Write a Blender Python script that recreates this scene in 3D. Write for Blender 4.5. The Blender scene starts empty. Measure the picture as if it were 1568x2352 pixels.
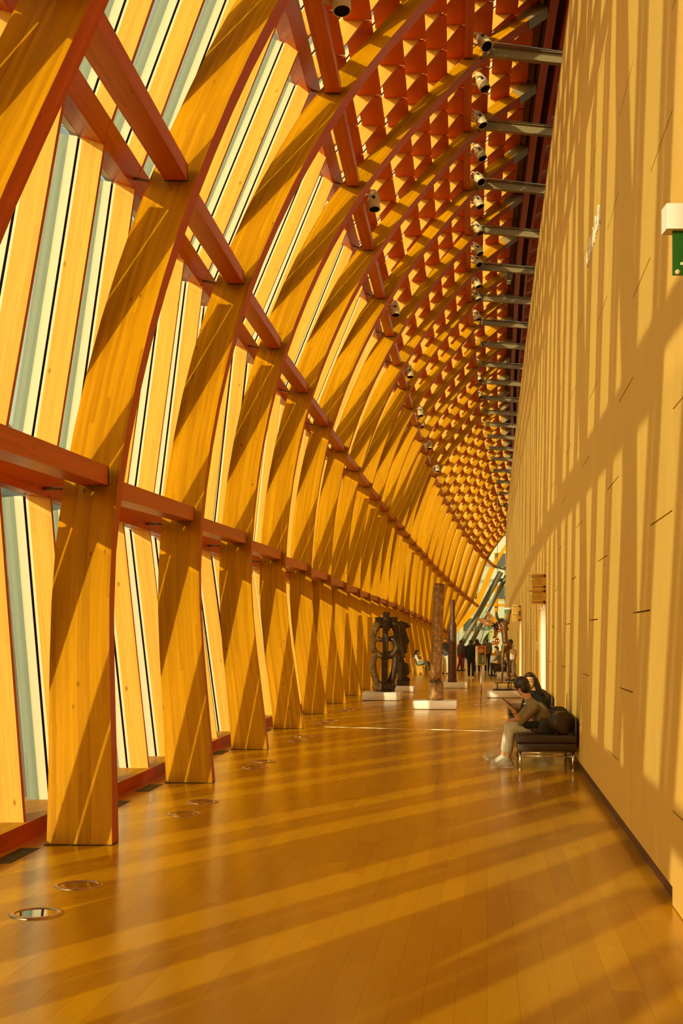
import bpy, bmesh, math, random
import numpy as np
from mathutils import Vector, Matrix, Quaternion
random.seed(7)
SC = bpy.context.scene
COL = SC.collection
PI = math.pi

# ------------------------------------------------------------------ camera, sky, sun, exposure
EYE, F, CX, HY = 1.62, 2900.0, 784.0, 1465.0        # eye height (m), focal length and horizon of a 1568x2352 frame
cam_d = bpy.data.cameras.new('camera')
cam = bpy.data.objects.new('camera', cam_d); COL.objects.link(cam)
cam.location = (0, 0, EYE); cam.rotation_euler = (PI/2, 0, 0)
cam_d.sensor_fit = 'AUTO'; cam_d.sensor_width = 36.0
cam_d.lens = F / 2352.0 * 36.0
cam_d.shift_y = (HY - 1176.0) / 2352.0
cam_d.clip_start = 0.05; cam_d.clip_end = 600
SC.camera = cam
W = bpy.data.worlds.new('sky'); SC.world = W; W.use_nodes = True
_nt = W.node_tree; _bg = _nt.nodes['Background']
_sky = _nt.nodes.new('ShaderNodeTexSky'); _sky.sky_type = 'NISHITA'; _sky.sun_disc = False
_sky.sun_elevation = math.radians(16.1); _sky.sun_rotation = math.atan2(-1.0, -1.38)
_sky.air_density = 1.0; _sky.dust_density = 2.5; _sky.ozone_density = 1.0
_wb = _nt.nodes.new('ShaderNodeMix'); _wb.data_type = 'RGBA'; _wb.blend_type = 'MULTIPLY'; _wb.inputs['Factor'].default_value = 1.0
_wb.inputs['B'].default_value = (1.0, 0.80, 0.48, 1)         # the warm white balance of the picture
_nt.links.new(_sky.outputs['Color'], _wb.inputs['A']); _nt.links.new(_wb.outputs['Result'], _bg.inputs['Color'])
_bg.inputs['Strength'].default_value = 0.28
SUN_DIR = Vector((1.0, 1.38, -0.49)).normalized()
sun_d = bpy.data.lights.new('sun', 'SUN'); sun_d.energy = 4.3; sun_d.color = (1.0, 0.82, 0.50); sun_d.angle = math.radians(0.55)
sun = bpy.data.objects.new('sun', sun_d); COL.objects.link(sun)
sun.rotation_euler = SUN_DIR.to_track_quat('-Z', 'Y').to_euler(); sun.location = (-30, -30, 30)
vs = SC.view_settings
vs.view_transform = 'Standard'; vs.look = 'None'; vs.exposure = 0.0; vs.gamma = 1.0; vs.use_curve_mapping = False
SC.cycles.max_bounces = 12; SC.cycles.diffuse_bounces = 9; SC.cycles.glossy_bounces = 4
SC.cycles.transparent_max_bounces = 24; SC.cycles.transmission_bounces = 6
SC.cycles.caustics_reflective = False; SC.cycles.caustics_refractive = False
SC.cycles.use_denoising = True

# ------------------------------------------------------------------ materials
def lin(c):
    return tuple(((v/255)/12.92 if v/255 <= 0.04045 else ((v/255+0.055)/1.055)**2.4) for v in c)
def mat(name, rgb, rough=0.5, metal=0.0, coat=0.0, bump=0.0, bscale=60.0, var=0.0, vscale=8.0, emit=None, estr=0.0):
    m = bpy.data.materials.new(name); m.use_nodes = True
    nt = m.node_tree; b = nt.nodes['Principled BSDF']
    b.inputs['Base Color'].default_value = (*rgb, 1); b.inputs['Roughness'].default_value = rough
    b.inputs['Metallic'].default_value = metal; b.inputs['Coat Weight'].default_value = coat
    if emit: b.inputs['Emission Color'].default_value = (*emit, 1); b.inputs['Emission Strength'].default_value = estr
    if bump or var:
        tc = nt.nodes.new('ShaderNodeTexCoord')
        n = nt.nodes.new('ShaderNodeTexNoise'); n.inputs['Scale'].default_value = bscale; n.inputs['Detail'].default_value = 4
        nt.links.new(tc.outputs['Object'], n.inputs['Vector'])
        if bump:
            bp = nt.nodes.new('ShaderNodeBump'); bp.inputs['Strength'].default_value = bump; bp.inputs['Distance'].default_value = 0.02
            nt.links.new(n.outputs['Fac'], bp.inputs['Height']); nt.links.new(bp.outputs['Normal'], b.inputs['Normal'])
        if var:
            n2 = nt.nodes.new('ShaderNodeTexNoise'); n2.inputs['Scale'].default_value = vscale; n2.inputs['Detail'].default_value = 5
            nt.links.new(tc.outputs['Object'], n2.inputs['Vector'])
            r = nt.nodes.new('ShaderNodeValToRGB')
            r.color_ramp.elements[0].position = 0.3; r.color_ramp.elements[1].position = 0.7
            r.color_ramp.elements[0].color = (*[v*(1-var) for v in rgb], 1); r.color_ramp.elements[1].color = (*[min(1, v*(1+var)) for v in rgb], 1)
            nt.links.new(n2.outputs['Fac'], r.inputs['Fac']); nt.links.new(r.outputs['Color'], b.inputs['Base Color'])
    return m
def wood(name, c, rough=0.4, lam=0.035, dark=0.62, knots=True, lamvar=0.18, coat=0.0, spec=0.5):
    """glued timber: u across the laminations, v along the grain, both in metres"""
    m = bpy.data.materials.new(name); m.use_nodes = True
    nt = m.node_tree; L = nt.links; N = nt.nodes.new; b = nt.nodes['Principled BSDF']
    b.inputs['Roughness'].default_value = rough; b.inputs['Coat Weight'].default_value = coat
    b.inputs['Specular IOR Level'].default_value = spec
    uv = N('ShaderNodeUVMap'); sep = N('ShaderNodeSeparateXYZ'); L.new(uv.outputs['UV'], sep.inputs['Vector'])
    def math_(op, a, bb):
        n = N('ShaderNodeMath'); n.operation = op
        for i, v in enumerate((a, bb)):
            if v is None: continue
            if hasattr(v, 'default_value') or hasattr(v, 'links'): L.new(v, n.inputs[i])
            else: n.inputs[i].default_value = v
        return n.outputs[0]
    fl = math_('FLOOR', math_('DIVIDE', sep.outputs['X'], lam), None)
    seg = math_('FLOOR', math_('ADD', math_('DIVIDE', sep.outputs['Y'], 2.6), math_('MULTIPLY', fl, 0.37)), None)
    cmb = N('ShaderNodeCombineXYZ'); L.new(fl, cmb.inputs['X']); L.new(seg, cmb.inputs['Y'])
    wn = N('ShaderNodeTexWhiteNoise'); wn.noise_dimensions = '2D'; L.new(cmb.outputs['Vector'], wn.inputs['Vector'])
    mp = N('ShaderNodeMapping'); mp.inputs['Scale'].default_value = (55, 1.6, 1); L.new(uv.outputs['UV'], mp.inputs['Vector'])
    gr = N('ShaderNodeTexNoise'); gr.inputs['Scale'].default_value = 1.0; gr.inputs['Detail'].default_value = 6; gr.inputs['Distortion'].default_value = 0.9
    L.new(mp.outputs['Vector'], gr.inputs['Vector'])
    v1 = math_('ADD', math_('MULTIPLY', math_('SUBTRACT', wn.outputs['Value'], 0.5), lamvar*2), math_('MULTIPLY', math_('SUBTRACT', gr.outputs['Fac'], 0.5), 0.75))
    v1 = math_('ADD', v1, 0.55)
    rp = N('ShaderNodeValToRGB'); e = rp.color_ramp.elements
    e[0].position = 0.1; e[1].position = 0.9
    e[0].color = (c[0]*dark, c[1]*dark*0.88, c[2]*dark*0.7, 1); e[1].color = (min(c[0]*1.12, .95), c[1]*1.2, c[2]*1.4, 1)
    L.new(v1, rp.inputs['Fac']); col = rp.outputs['Color']
    if knots:
        mp2 = N('ShaderNodeMapping'); mp2.inputs['Scale'].default_value = (5.5, 2.6, 1); L.new(uv.outputs['UV'], mp2.inputs['Vector'])
        vo = N('ShaderNodeTexVoronoi'); vo.inputs['Scale'].default_value = 1.0; vo.inputs['Randomness'].default_value = 1.0
        L.new(mp2.outputs['Vector'], vo.inputs['Vector'])
        kr = N('ShaderNodeValToRGB'); k = kr.color_ramp.elements
        k[0].position = 0.035; k[0].color = (.30, .22, .16, 1); k[1].position = 0.10; k[1].color = (1, 1, 1, 1)
        L.new(vo.outputs['Distance'], kr.inputs['Fac'])
        mx = N('ShaderNodeMix'); mx.data_type = 'RGBA'; mx.blend_type = 'MULTIPLY'; mx.inputs['Factor'].default_value = 0.8
        L.new(col, mx.inputs['A']); L.new(kr.outputs['Color'], mx.inputs['B']); col = mx.outputs['Result']
    L.new(col, b.inputs['Base Color'])
    return m
def floor_mat(name):
    m = bpy.data.materials.new(name); m.use_nodes = True
    nt = m.node_tree; L = nt.links; N = nt.nodes.new; b = nt.nodes['Principled BSDF']
    at = N('ShaderNodeAttribute'); at.attribute_name = 'tone'
    uv = N('ShaderNodeUVMap'); mp = N('ShaderNodeMapping'); mp.inputs['Scale'].default_value = (45, 2.5, 1); L.new(uv.outputs['UV'], mp.inputs['Vector'])
    gr = N('ShaderNodeTexNoise'); gr.inputs['Detail'].default_value = 5; gr.inputs['Scale'].default_value = 1.0; L.new(mp.outputs['Vector'], gr.inputs['Vector'])
    ad = N('ShaderNodeMath'); ad.operation = 'MULTIPLY_ADD'; ad.inputs[1].default_value = 0.35
    L.new(gr.outputs['Fac'], ad.inputs[0]); L.new(at.outputs['Fac'], ad.inputs[2])
    rp = N('ShaderNodeValToRGB'); e = rp.color_ramp.elements
    e[0].position = 0.1; e[0].color = (.47, .20, .003, 1); e[1].position = 1.15 - .2; e[1].color = (.67, .345, .005, 1)
    L.new(ad.outputs[0], rp.inputs['Fac']); L.new(rp.outputs['Color'], b.inputs['Base Color'])
    n3 = N('ShaderNodeTexNoise'); n3.inputs['Scale'].default_value = 1.3; n3.inputs['Detail'].default_value = 6
    tc = N('ShaderNodeTexCoord'); L.new(tc.outputs['Object'], n3.inputs['Vector'])
    mr = N('ShaderNodeMapRange'); mr.inputs['To Min'].default_value = 0.14; mr.inputs['To Max'].default_value = 0.25
    L.new(n3.outputs['Fac'], mr.inputs['Value']); L.new(mr.outputs['Result'], b.inputs['Roughness'])
    b.inputs['Specular IOR Level'].default_value = 0.5
    bp = N('ShaderNodeBump'); bp.inputs['Strength'].default_value = 0.03; bp.inputs['Distance'].default_value = 0.01
    L.new(gr.outputs['Fac'], bp.inputs['Height']); L.new(bp.outputs['Normal'], b.inputs['Normal'])
    return m
def glass_mat(name, tint, gloss=0.06):
    m = bpy.data.materials.new(name); m.use_nodes = True
    nt = m.node_tree; L = nt.links; N = nt.nodes.new
    nt.nodes.remove(nt.nodes['Principled BSDF']); out = nt.nodes['Material Output']
    t = N('ShaderNodeBsdfTransparent'); t.inputs['Color'].default_value = (*tint, 1)
    g = N('ShaderNodeBsdfGlossy'); g.inputs['Roughness'].default_value = 0.02
    lw = N('ShaderNodeLayerWeight'); lw.inputs['Blend'].default_value = 0.5
    pw = N('ShaderNodeMath'); pw.operation = 'POWER'; pw.inputs[1].default_value = 4.0; L.new(lw.outputs['Facing'], pw.inputs[0])
    fr = N('ShaderNodeMath'); fr.operation = 'MULTIPLY_ADD'; fr.inputs[1].default_value = 0.45; fr.inputs[2].default_value = 0.03; L.new(pw.outputs[0], fr.inputs[0])
    mx = N('ShaderNodeMixShader'); L.new(fr.outputs[0], mx.inputs['Fac']); L.new(t.outputs['BSDF'], mx.inputs[1]); L.new(g.outputs['BSDF'], mx.inputs[2])
    L.new(mx.outputs['Shader'], out.inputs['Surface'])
    return m
M = {
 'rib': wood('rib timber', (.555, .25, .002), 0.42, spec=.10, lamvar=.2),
 'ribedge': wood('shade red edge timber', (.58, .095, .004), 0.45, spec=.14),  # shade of the hall-facing sides is painted in as a redder tone
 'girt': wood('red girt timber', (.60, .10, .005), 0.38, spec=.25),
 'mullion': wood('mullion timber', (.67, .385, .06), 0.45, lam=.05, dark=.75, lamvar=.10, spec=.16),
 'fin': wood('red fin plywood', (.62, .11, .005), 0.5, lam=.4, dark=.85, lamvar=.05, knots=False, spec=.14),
 'panel': wood('wall veneer', (.78, .52, .12), 0.5, lam=.25, dark=.88, lamvar=.05, knots=False, spec=.16),
 'floor': floor_mat('floor boards'),
 'subfloor': mat('subfloor', (.10, .03, .006), .6),
 'glass': glass_mat('clear glass', (.90, .95, .91)),
 'frame': mat('cream aluminium', (.64, .58, .47), .45),
 'cap': mat('outside aluminium', (.13, .20, .20), .5),
 'gap_strip': mat('dark gasket', (.035, .02, .012), .7),
 'shoe': mat('dark steel', (.055, .035, .02), .5, .6),
 'rod': mat('bronze steel', (.30, .22, .13), .4, .8),
 'steel': mat('beige painted steel', (.30, .22, .105), .45),
 'chrome': mat('chrome', (.75, .68, .60), .12, 1.0),
 'brass': mat('brushed bezel', (.62, .40, .22), .28, 1.0),
 'lens': mat('dark lamp glass', (.03, .018, .008), .03, coat=1.0),
 'black': mat('matt black', (.012, .008, .006), .6),
 'white': mat('white plinth paint', (.86, .84, .78), .45),
 'cream': mat('cream lamp paint', (.66, .53, .30), .4),
 'whitewall': mat('white plaster', (.88, .84, .74), .7),
 'darkroof': mat('dark roof', (.05, .018, .006), .7),
 'leather': mat('brown black leather', (.035, .018, .010), .33, bump=.08, bscale=250),
 'bronze': mat('dark bronze', (.060, .038, .020), .38, .55, bump=.6, bscale=45, var=.4, vscale=6),
 'bronzelit': mat('sunlit bronze', (.36, .25, .10), .42, .6, bump=1.0, bscale=38, var=.45, vscale=14),
 'bronzebrown': mat('brown bronze', (.31, .16, .045), .40, .5, bump=.9, bscale=30, var=.5, vscale=10),
 'figurebronze': mat('figure bronze', (.16, .075, .022), .42, .5, bump=.4, bscale=25, var=.5, vscale=12),
 'colbronze': mat('red brown bronze', (.10, .038, .016), .5, .3, bump=.4, bscale=20, var=.4, vscale=9),
 'skin': mat('skin', (.62, .33, .17), .5), 'hair': mat('dark hair', (.022, .009, .005), .38, bump=.3, bscale=180),
}
# ------------------------------------------------------------------ mesh helpers
def link(o, parent=None):
    COL.objects.link(o)
    if parent is not None: o.parent = parent
    return o
def mk(name, V, Fc, m, parent=None, uv=None, smooth=False, loc=None):
    me = bpy.data.meshes.new(name); me.from_pydata([tuple(v) for v in V], [], Fc)
    if m is not None: me.materials.append(m)
    if uv is not None:
        l = me.uv_layers.new(name='UVMap'); l.data.foreach_set('uv', [c for p in uv for c in p])
    if smooth: me.polygons.foreach_set('use_smooth', [True]*len(me.polygons))
    me.update()
    o = bpy.data.objects.new(name, me)
    if loc is not None: o.location = loc
    return link(o, parent)
BOXF = [(0,3,2,1),(4,5,6,7),(0,1,5,4),(1,2,6,5),(2,3,7,6),(3,0,4,7)]
def hexa(P0, P1):
    """box between two quads (each 4 points in order); uv v runs from P0 to P1"""
    V = [Vector(p) for p in P0] + [Vector(p) for p in P1]
    ctr = sum(V, Vector())/8
    n = (V[2]-V[0]).cross(V[3]-V[1])
    ax = sum((V[4+i]-V[i] for i in range(4)), Vector())
    Fc = BOXF if n.dot(ax) > 0 else [tuple(reversed(f)) for f in BOXF]
    per = [0.0]
    for i in range(4): per.append(per[-1] + (V[(i+1) % 4]-V[i]).length)
    Ln = ax.length/4; ou, ov = random.uniform(0, 40), random.uniform(0, 40)
    uv = []
    for f in Fc:
        side = any(i < 4 for i in f) and any(i >= 4 for i in f)
        if side:
            idx = [i % 4 for i in f]; wrap = 3 in idx and 0 in idx
            for i in f:
                k = i % 4
                u = per[4] if (wrap and k == 0) else per[k]
                uv.append((ou+u, ov + (Ln if i >= 4 else 0)))
        else:
            for i in f: uv.append((ou + per[i % 4]*.5, ov + (i % 4)*.1))
    return V, Fc, uv
def bar(name, a, b, s, t, m, parent=None):
    """box from a to b; corner at a, s and t are the two cross-section vectors"""
    a, b, s, t = Vector(a), Vector(b), Vector(s), Vector(t)
    V, Fc, uv = hexa([a, a+s, a+s+t, a+t], [b, b+s, b+s+t, b+t])
    return mk(name, V, Fc, m, parent, uv)
def boxm(name, lo, hi, m, parent=None, bevel=0.0):
    x0,y0,z0 = lo; x1,y1,z1 = hi
    # grain along the longest side
    d = (x1-x0, y1-y0, z1-z0); ax = d.index(max(d))
    if ax == 0: o = bar(name, lo, (x1,y0,z0), (0,y1-y0,0), (0,0,z1-z0), m, parent)
    elif ax == 1: o = bar(name, lo, (x0,y1,z0), (x1-x0,0,0), (0,0,z1-z0), m, parent)
    else: o = bar(name, lo, (x0,y0,z1), (x1-x0,0,0), (0,y1-y0,0), m, parent)
    if bevel: bev(o, bevel)
    return o
def bev(o, w, seg=2):
    bm = bmesh.new(); bm.from_mesh(o.data)
    bmesh.ops.bevel(bm, geom=bm.edges[:], offset=w, segments=seg, profile=0.5, affect='EDGES')
    for f in bm.faces: f.smooth = True
    bm.to_mesh(o.data); bm.free()
class Acc:
    def __init__(s): s.V=[]; s.F=[]; s.uv=[]
    def add(s, V, Fc, uv=None):
        n = len(s.V); s.V += [tuple(v) for v in V]; s.F += [tuple(i+n for i in f) for f in Fc]
        if uv is None: uv = [(0,0)]*sum(len(f) for f in Fc)
        s.uv += uv
    def bar(s, a, b, p, q):
        a, b, p, q = Vector(a), Vector(b), Vector(p), Vector(q)
        s.add(*hexa([a, a+p, a+p+q, a+q], [b, b+p, b+p+q, b+q]))
    def build(s, name, m, parent=None, stuff=False, smooth=False, loc=None):
        if not s.V: return None
        o = mk(name, s.V, s.F, m, parent, s.uv, smooth, loc)
        if stuff: o['kind'] = 'stuff'
        return o
def frame_of(d):
    d = Vector(d).normalized(); u = Vector((0,0,1)) if abs(d.z) < .9 else Vector((1,0,0))
    s = d.cross(u).normalized(); t = s.cross(d).normalized()
    return d, s, t
def tube_vf(pts, rad, n=10, cap=True):
    pts = [Vector(p) for p in pts]; V=[]; Fc=[]
    rads = rad if isinstance(rad, (list, tuple)) else [rad]*len(pts)
    up = None
    for i, p in enumerate(pts):
        d = (pts[min(i+1, len(pts)-1)]-pts[max(i-1, 0)])
        d, s, t = frame_of(d)
        if up is not None:
            s = (up - d*up.dot(d)); s = s.normalized() if s.length > 1e-6 else frame_of(d)[1]
            t = s.cross(d).normalized()
        up = s
        for k in range(n):
            a = 2*PI*k/n; V.append(p + (s*math.cos(a)+t*math.sin(a))*rads[i])
    for i in range(len(pts)-1):
        for k in range(n):
            Fc.append((i*n+k, i*n+(k+1)%n, (i+1)*n+(k+1)%n, (i+1)*n+k))
    if cap:
        Fc.append(tuple(range(n-1, -1, -1))); Fc.append(tuple(range((len(pts)-1)*n, len(pts)*n)))
    return V, Fc
def tube(name, pts, rad, m, parent=None, n=10, smooth=True):
    V, Fc = tube_vf(pts, rad, n); return mk(name, V, Fc, m, parent, None, smooth)
def lathe_vf(prof, n=24, org=(0,0,0), axis=(0,0,1)):
    d, s, t = frame_of(axis); V=[]; Fc=[]; org = Vector(org)
    for r, h in prof:
        for k in range(n):
            a = 2*PI*k/n; V.append(org + d*h + (s*math.cos(a)+t*math.sin(a))*max(r, 1e-4))
    for i in range(len(prof)-1):
        for k in range(n): Fc.append((i*n+k, i*n+(k+1)%n, (i+1)*n+(k+1)%n, (i+1)*n+k))
    return V, Fc
def lathe(name, prof, m, parent=None, n=24, org=(0,0,0), axis=(0,0,1), smooth=True):
    V, Fc = lathe_vf(prof, n, org, axis); o = mk(name, V, Fc, m, parent, None, smooth)
    return o
def caps_vf(p0, r0, p1, r1, n=12, k=4):
    p0, p1 = Vector(p0), Vector(p1)
    dv = p1-p0
    if dv.length < 1e-5: dv = Vector((0,0,1e-4))
    d, s, t = frame_of(dv); V=[]; Fc=[]; rings=[]
    for j in range(k+1):
        a = -PI/2 + PI/2*j/k; rings.append((p0 + d*(math.sin(a)*r0), max(math.cos(a)*r0, r0*.02)))
    for j in range(k+1):
        a = PI/2*j/k; rings.append((p1 + d*(math.sin(a)*r1), max(math.cos(a)*r1, r1*.02)))
    for c, r in rings:
        for q in range(n):
            a = 2*PI*q/n; V.append(c + (s*math.cos(a)+t*math.sin(a))*r)
    R = len(rings)
    for i in range(R-1):
        for q in range(n): Fc.append((i*n+q, i*n+(q+1)%n, (i+1)*n+(q+1)%n, (i+1)*n+q))
    Fc.append(tuple(range(n-1,-1,-1))); Fc.append(tuple(range((R-1)*n, R*n)))
    return V, Fc
def ell_vf(c, r, n=16, k=10, rot=None):
    c = Vector(c); V=[]; Fc=[]
    for i in range(k+1):
        a = -PI/2 + PI*i/k
        for q in range(n):
            b = 2*PI*q/n
            v = Vector((math.cos(a)*math.cos(b)*r[0], math.cos(a)*math.sin(b)*r[1], math.sin(a)*r[2]))
            if i in (0, k): v = Vector((math.cos(b)*r[0]*.02, math.sin(b)*r[1]*.02, math.sin(a)*r[2]))
            if rot is not None: v = rot @ v
            V.append(c+v)
    for i in range(k):
        for q in range(n): Fc.append((i*n+q, i*n+(q+1)%n, (i+1)*n+(q+1)%n, (i+1)*n+q))
    Fc.append(tuple(range(n-1,-1,-1))); Fc.append(tuple(range(k*n, (k+1)*n)))
    return V, Fc
def organic(name, acc, m, parent=None, voxel=.012, smooth=4, loc=None, zmin=None):
    """fuses overlapping closed shapes into one continuous skin"""
    me = bpy.data.meshes.new(name); me.from_pydata(acc.V, [], acc.F); me.update()
    o = bpy.data.objects.new(name, me); COL.objects.link(o)
    r = o.modifiers.new('r', 'REMESH'); r.mode = 'VOXEL'; r.voxel_size = voxel
    if smooth:
        s = o.modifiers.new('s', 'SMOOTH'); s.factor = .5; s.iterations = smooth
    dg = bpy.context.evaluated_depsgraph_get()
    nm = bpy.data.meshes.new_from_object(o.evaluated_get(dg)); nm.name = name
    bpy.data.objects.remove(o); bpy.data.meshes.remove(me)
    nm.materials.clear(); nm.materials.append(m)
    nm.polygons.foreach_set('use_smooth', [True]*len(nm.polygons))
    if zmin is not None:
        for v in nm.vertices:
            if v.co.z < zmin: v.co.z = zmin
    o = bpy.data.objects.new(name, nm)
    if loc is not None: o.location = loc
    return link(o, parent)
def thing(name, label, cat, loc=(0,0,0), rz=0.0, group=None):
    o = bpy.data.objects.new(name, None); COL.objects.link(o)
    o.location = loc; o.rotation_euler = (0,0,rz); o.empty_display_size = .1
    return tag(o, label, cat, group)
def tag(o, label, cat, group=None):
    o['label'] = label; o['category'] = cat
    if group: o['group'] = group
    return o
def struct(name, m=None):
    o = bpy.data.objects.new(name, None); COL.objects.link(o); o['kind'] = 'structure'; o.empty_display_size = .1
    return o
def unproj(x, y, d):
    return Vector(((x-CX)/F*d, d, EYE + (HY-y)/F*d))
def floor_at(x, y):
    d = EYE*F/(y-HY); return Vector(((x-CX)/F*d, d, 0))
ORD = ['first','second','third','fourth','fifth','sixth','seventh','eighth','ninth','tenth','eleventh','twelfth','thirteenth','fourteenth','fifteenth',
       'sixteenth','seventeenth','eighteenth','nineteenth','twentieth']

# ------------------------------------------------------------------ the timber facade, measured rib by rib from the photograph
I0, I1 = -2, 25                                      # ribs; number 1 is the first that stands wholly in the frame
def lean(i): return 0.45*min(1.0, max(0.0, (16-i)/13.0))        # how far a rib tips away along the hall, metre per metre of height
def ry(i): return 5.63 + 4.22*i                      # distance of a rib's foot
def lev(i, x, y):
    k = (HY-y)/F; h = (EYE + k*ry(i))/(1-k*lean(i)); d = ry(i)+lean(i)*h
    return (x-CX)/F*d, h
PX = {
 1: {1:(248,1133),2:(445,1209),3:(564,1257),4:(645,1293),5:(706.6,1318),6:(753,1338.5),7:(790,1354.5),8:(822,1366.5),9:(845,1376.6),10:(867,1383),11:(887,1390),
     12:(909,1397),13:(925,1404),14:(937,1410),15:(952,1416),16:(966,1422),17:(979,1429)},
 2: {0:(194,2),1:(427,431),2:(556.7,662.6),3:(642.8,809.3),4:(706.6,911),5:(754.4,988),6:(790.8,1045.4),7:(822.6,1090),8:(848.4,1125),9:(870,1154),10:(888,1178.6),
     11:(905.8,1200),12:(925,1219),13:(937.7,1237),14:(951.7,1255),15:(964.5,1268),16:(978.5,1282),17:(991,1297),18:(1004,1311),19:(1016.8,1324),20:(1029.5,1335),
     21:(1043.6,1349.5),22:(1056,1360),23:(1069,1371),24:(1084,1384)},
 3: {2:(781,230.5),3:(822.7,437),4:(856,583),5:(882,694),6:(902,781),7:(919.5,847),8:(935,900.5),9:(947,944.6),10:(959,983),11:(969.4,1017.6),12:(979.7,1047),13:(989,1074),
     14:(999,1098),15:(1009,1121),16:(1019,1143),17:(1029.5,1163),18:(1041,1182),19:(1052.5,1201.5),20:(1064,1219),21:(1075,1237),22:(1090,1253.5),23:(1104,1272),24:(1118,1287),25:(1135,1304)},
 4: {3:(1083,146),4:(1079,312),5:(1077,446.6),6:(1078.6,549),7:(1078.6,632),8:(1081,702),9:(1086,756),10:(1091.6,805),11:(1095,850.6),12:(1097,890),13:(1099,928),14:(1102,959),
     15:(1105,986.6),16:(1109,1014),17:(1114,1040),18:(1119,1063),19:(1125,1090),20:(1132,1115),21:(1140,1142),22:(1149,1168),23:(1159,1194),24:(1168,1216)},
 5: {3:(1236,45),4:(1218.6,218),5:(1205,345),7:(1188,543),8:(1182,611),9:(1177,672),10:(1172.5,722)},
}
LX, LH = {}, {}
idx = np.arange(I0, I1+1)
for k in (1, 2, 3, 4):
    ii = np.array(sorted(PX[k])); P = np.array([lev(i, *PX[k][i]) for i in ii])
    def fit(v, deg):
        c = np.polyfit(ii, v, deg); out = np.polyval(c, idx)
        lo, hi = ii.min(), ii.max()
        for q, i in enumerate(idx):            # keep to the measured values inside, run on straight outside
            if lo <= i <= hi:
                w = np.interp(i, ii, v); out[q] = .25*out[q] + .75*w
        a = out[list(idx).index(lo)]; a2 = out[list(idx).index(lo+2)]
        b = out[list(idx).index(hi)]; b2 = out[list(idx).index(hi-2)]
        for q, i in enumerate(idx):
            if i < lo: out[q] = a + (a-a2)/2*(lo-i)
            if i > hi: out[q] = b + (b-b2)/2*(i-hi)
        return out
    LX[k] = fit(P[:,0], 4); LH[k] = fit(P[:,1], 4)
d5 = np.array([[lev(i, *PX[5][i])[0]-LX[4][i-I0], lev(i, *PX[5][i])[1]-LH[4][i-I0]] for i in PX[5]]).mean(0)
LX[5] = LX[4] + d5[0]; LH[5] = LH[4] + d5[1]
def base_x(d): return -1.79 + .081*(d-9.85) + .00045*(d-9.85)**2
LX[0] = np.array([base_x(ry(i)) for i in idx]) - .08; LH[0] = np.zeros(len(idx))
def RP(k, i):
    """inner edge of rib i at level k"""
    q = i-I0; h = LH[k][q] + (0.06 if k else 0)
    return Vector((LX[k][q] + .08, ry(i)+lean(i)*h, h))
def crom(P, n):
    out = []
    Q = [P[0]*2-P[1]] + list(P) + [P[-1]*2-P[-2]]
    for i in range(1, len(Q)-2):
        p0, p1, p2, p3 = Q[i-1], Q[i], Q[i+1], Q[i+2]
        for j in range(n):
            t = j/n; out.append((i-1+t, .5*((2*p1)+(p2-p0)*t+(2*p0-5*p1+4*p2-p3)*t*t+(3*p1-p0-3*p2+p3)*t**3)))
    out.append((float(len(P)-1), P[-1].copy()))
    return out
DEPTH = ([0, 1, 2, 2.9, 3.2, 4, 5], [.52, .48, .46, .44, .30, .25, .24])
TWIST = ([0, 1, 2, 3, 5], [-4, -1, 1, 5, 8])
RT = .21
RIBS = {}
def rib_frames(i):
    fr = []
    P = crom([RP(k, i) for k in range(6)], 6); lam = lean(i)
    N0 = Vector((0, -1, lam)).normalized()
    for q, (s, p) in enumerate(P):
        T = (P[min(q+1, len(P)-1)][1] - P[max(q-1, 0)][1]).normalized()
        if q == 0: T = Vector((T.x*.4, T.y, T.z)).normalized()
        B = (N0 - T*N0.dot(T)).normalized(); n = B.cross(T).normalized()
        if n.x < 0: n = -n
        if n.z > 0 and s > 2: n = -n
        ang = math.radians(float(np.interp(s, *TWIST)))
        rot = Quaternion(T, ang if True else 0)
        n2 = rot @ n; B2 = rot @ B
        if (n2.y > n.y): n2 = rot.inverted() @ n; B2 = rot.inverted() @ B
        fr.append((s, p, T, n2, B2, float(np.interp(s, *DEPTH))))
    return fr
for i in idx: RIBS[int(i)] = rib_frames(int(i))
def rib_at(i, s):
    fr = RIBS[i]; q = min(int(s*6), len(fr)-2); t = s*6-q
    a, b = fr[q], fr[q+1]
    return a[1].lerp(b[1], t), a[3].lerp(b[3], t).normalized(), a[4].lerp(b[4], t).normalized(), a[5]*(1-t)+b[5]*t

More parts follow.
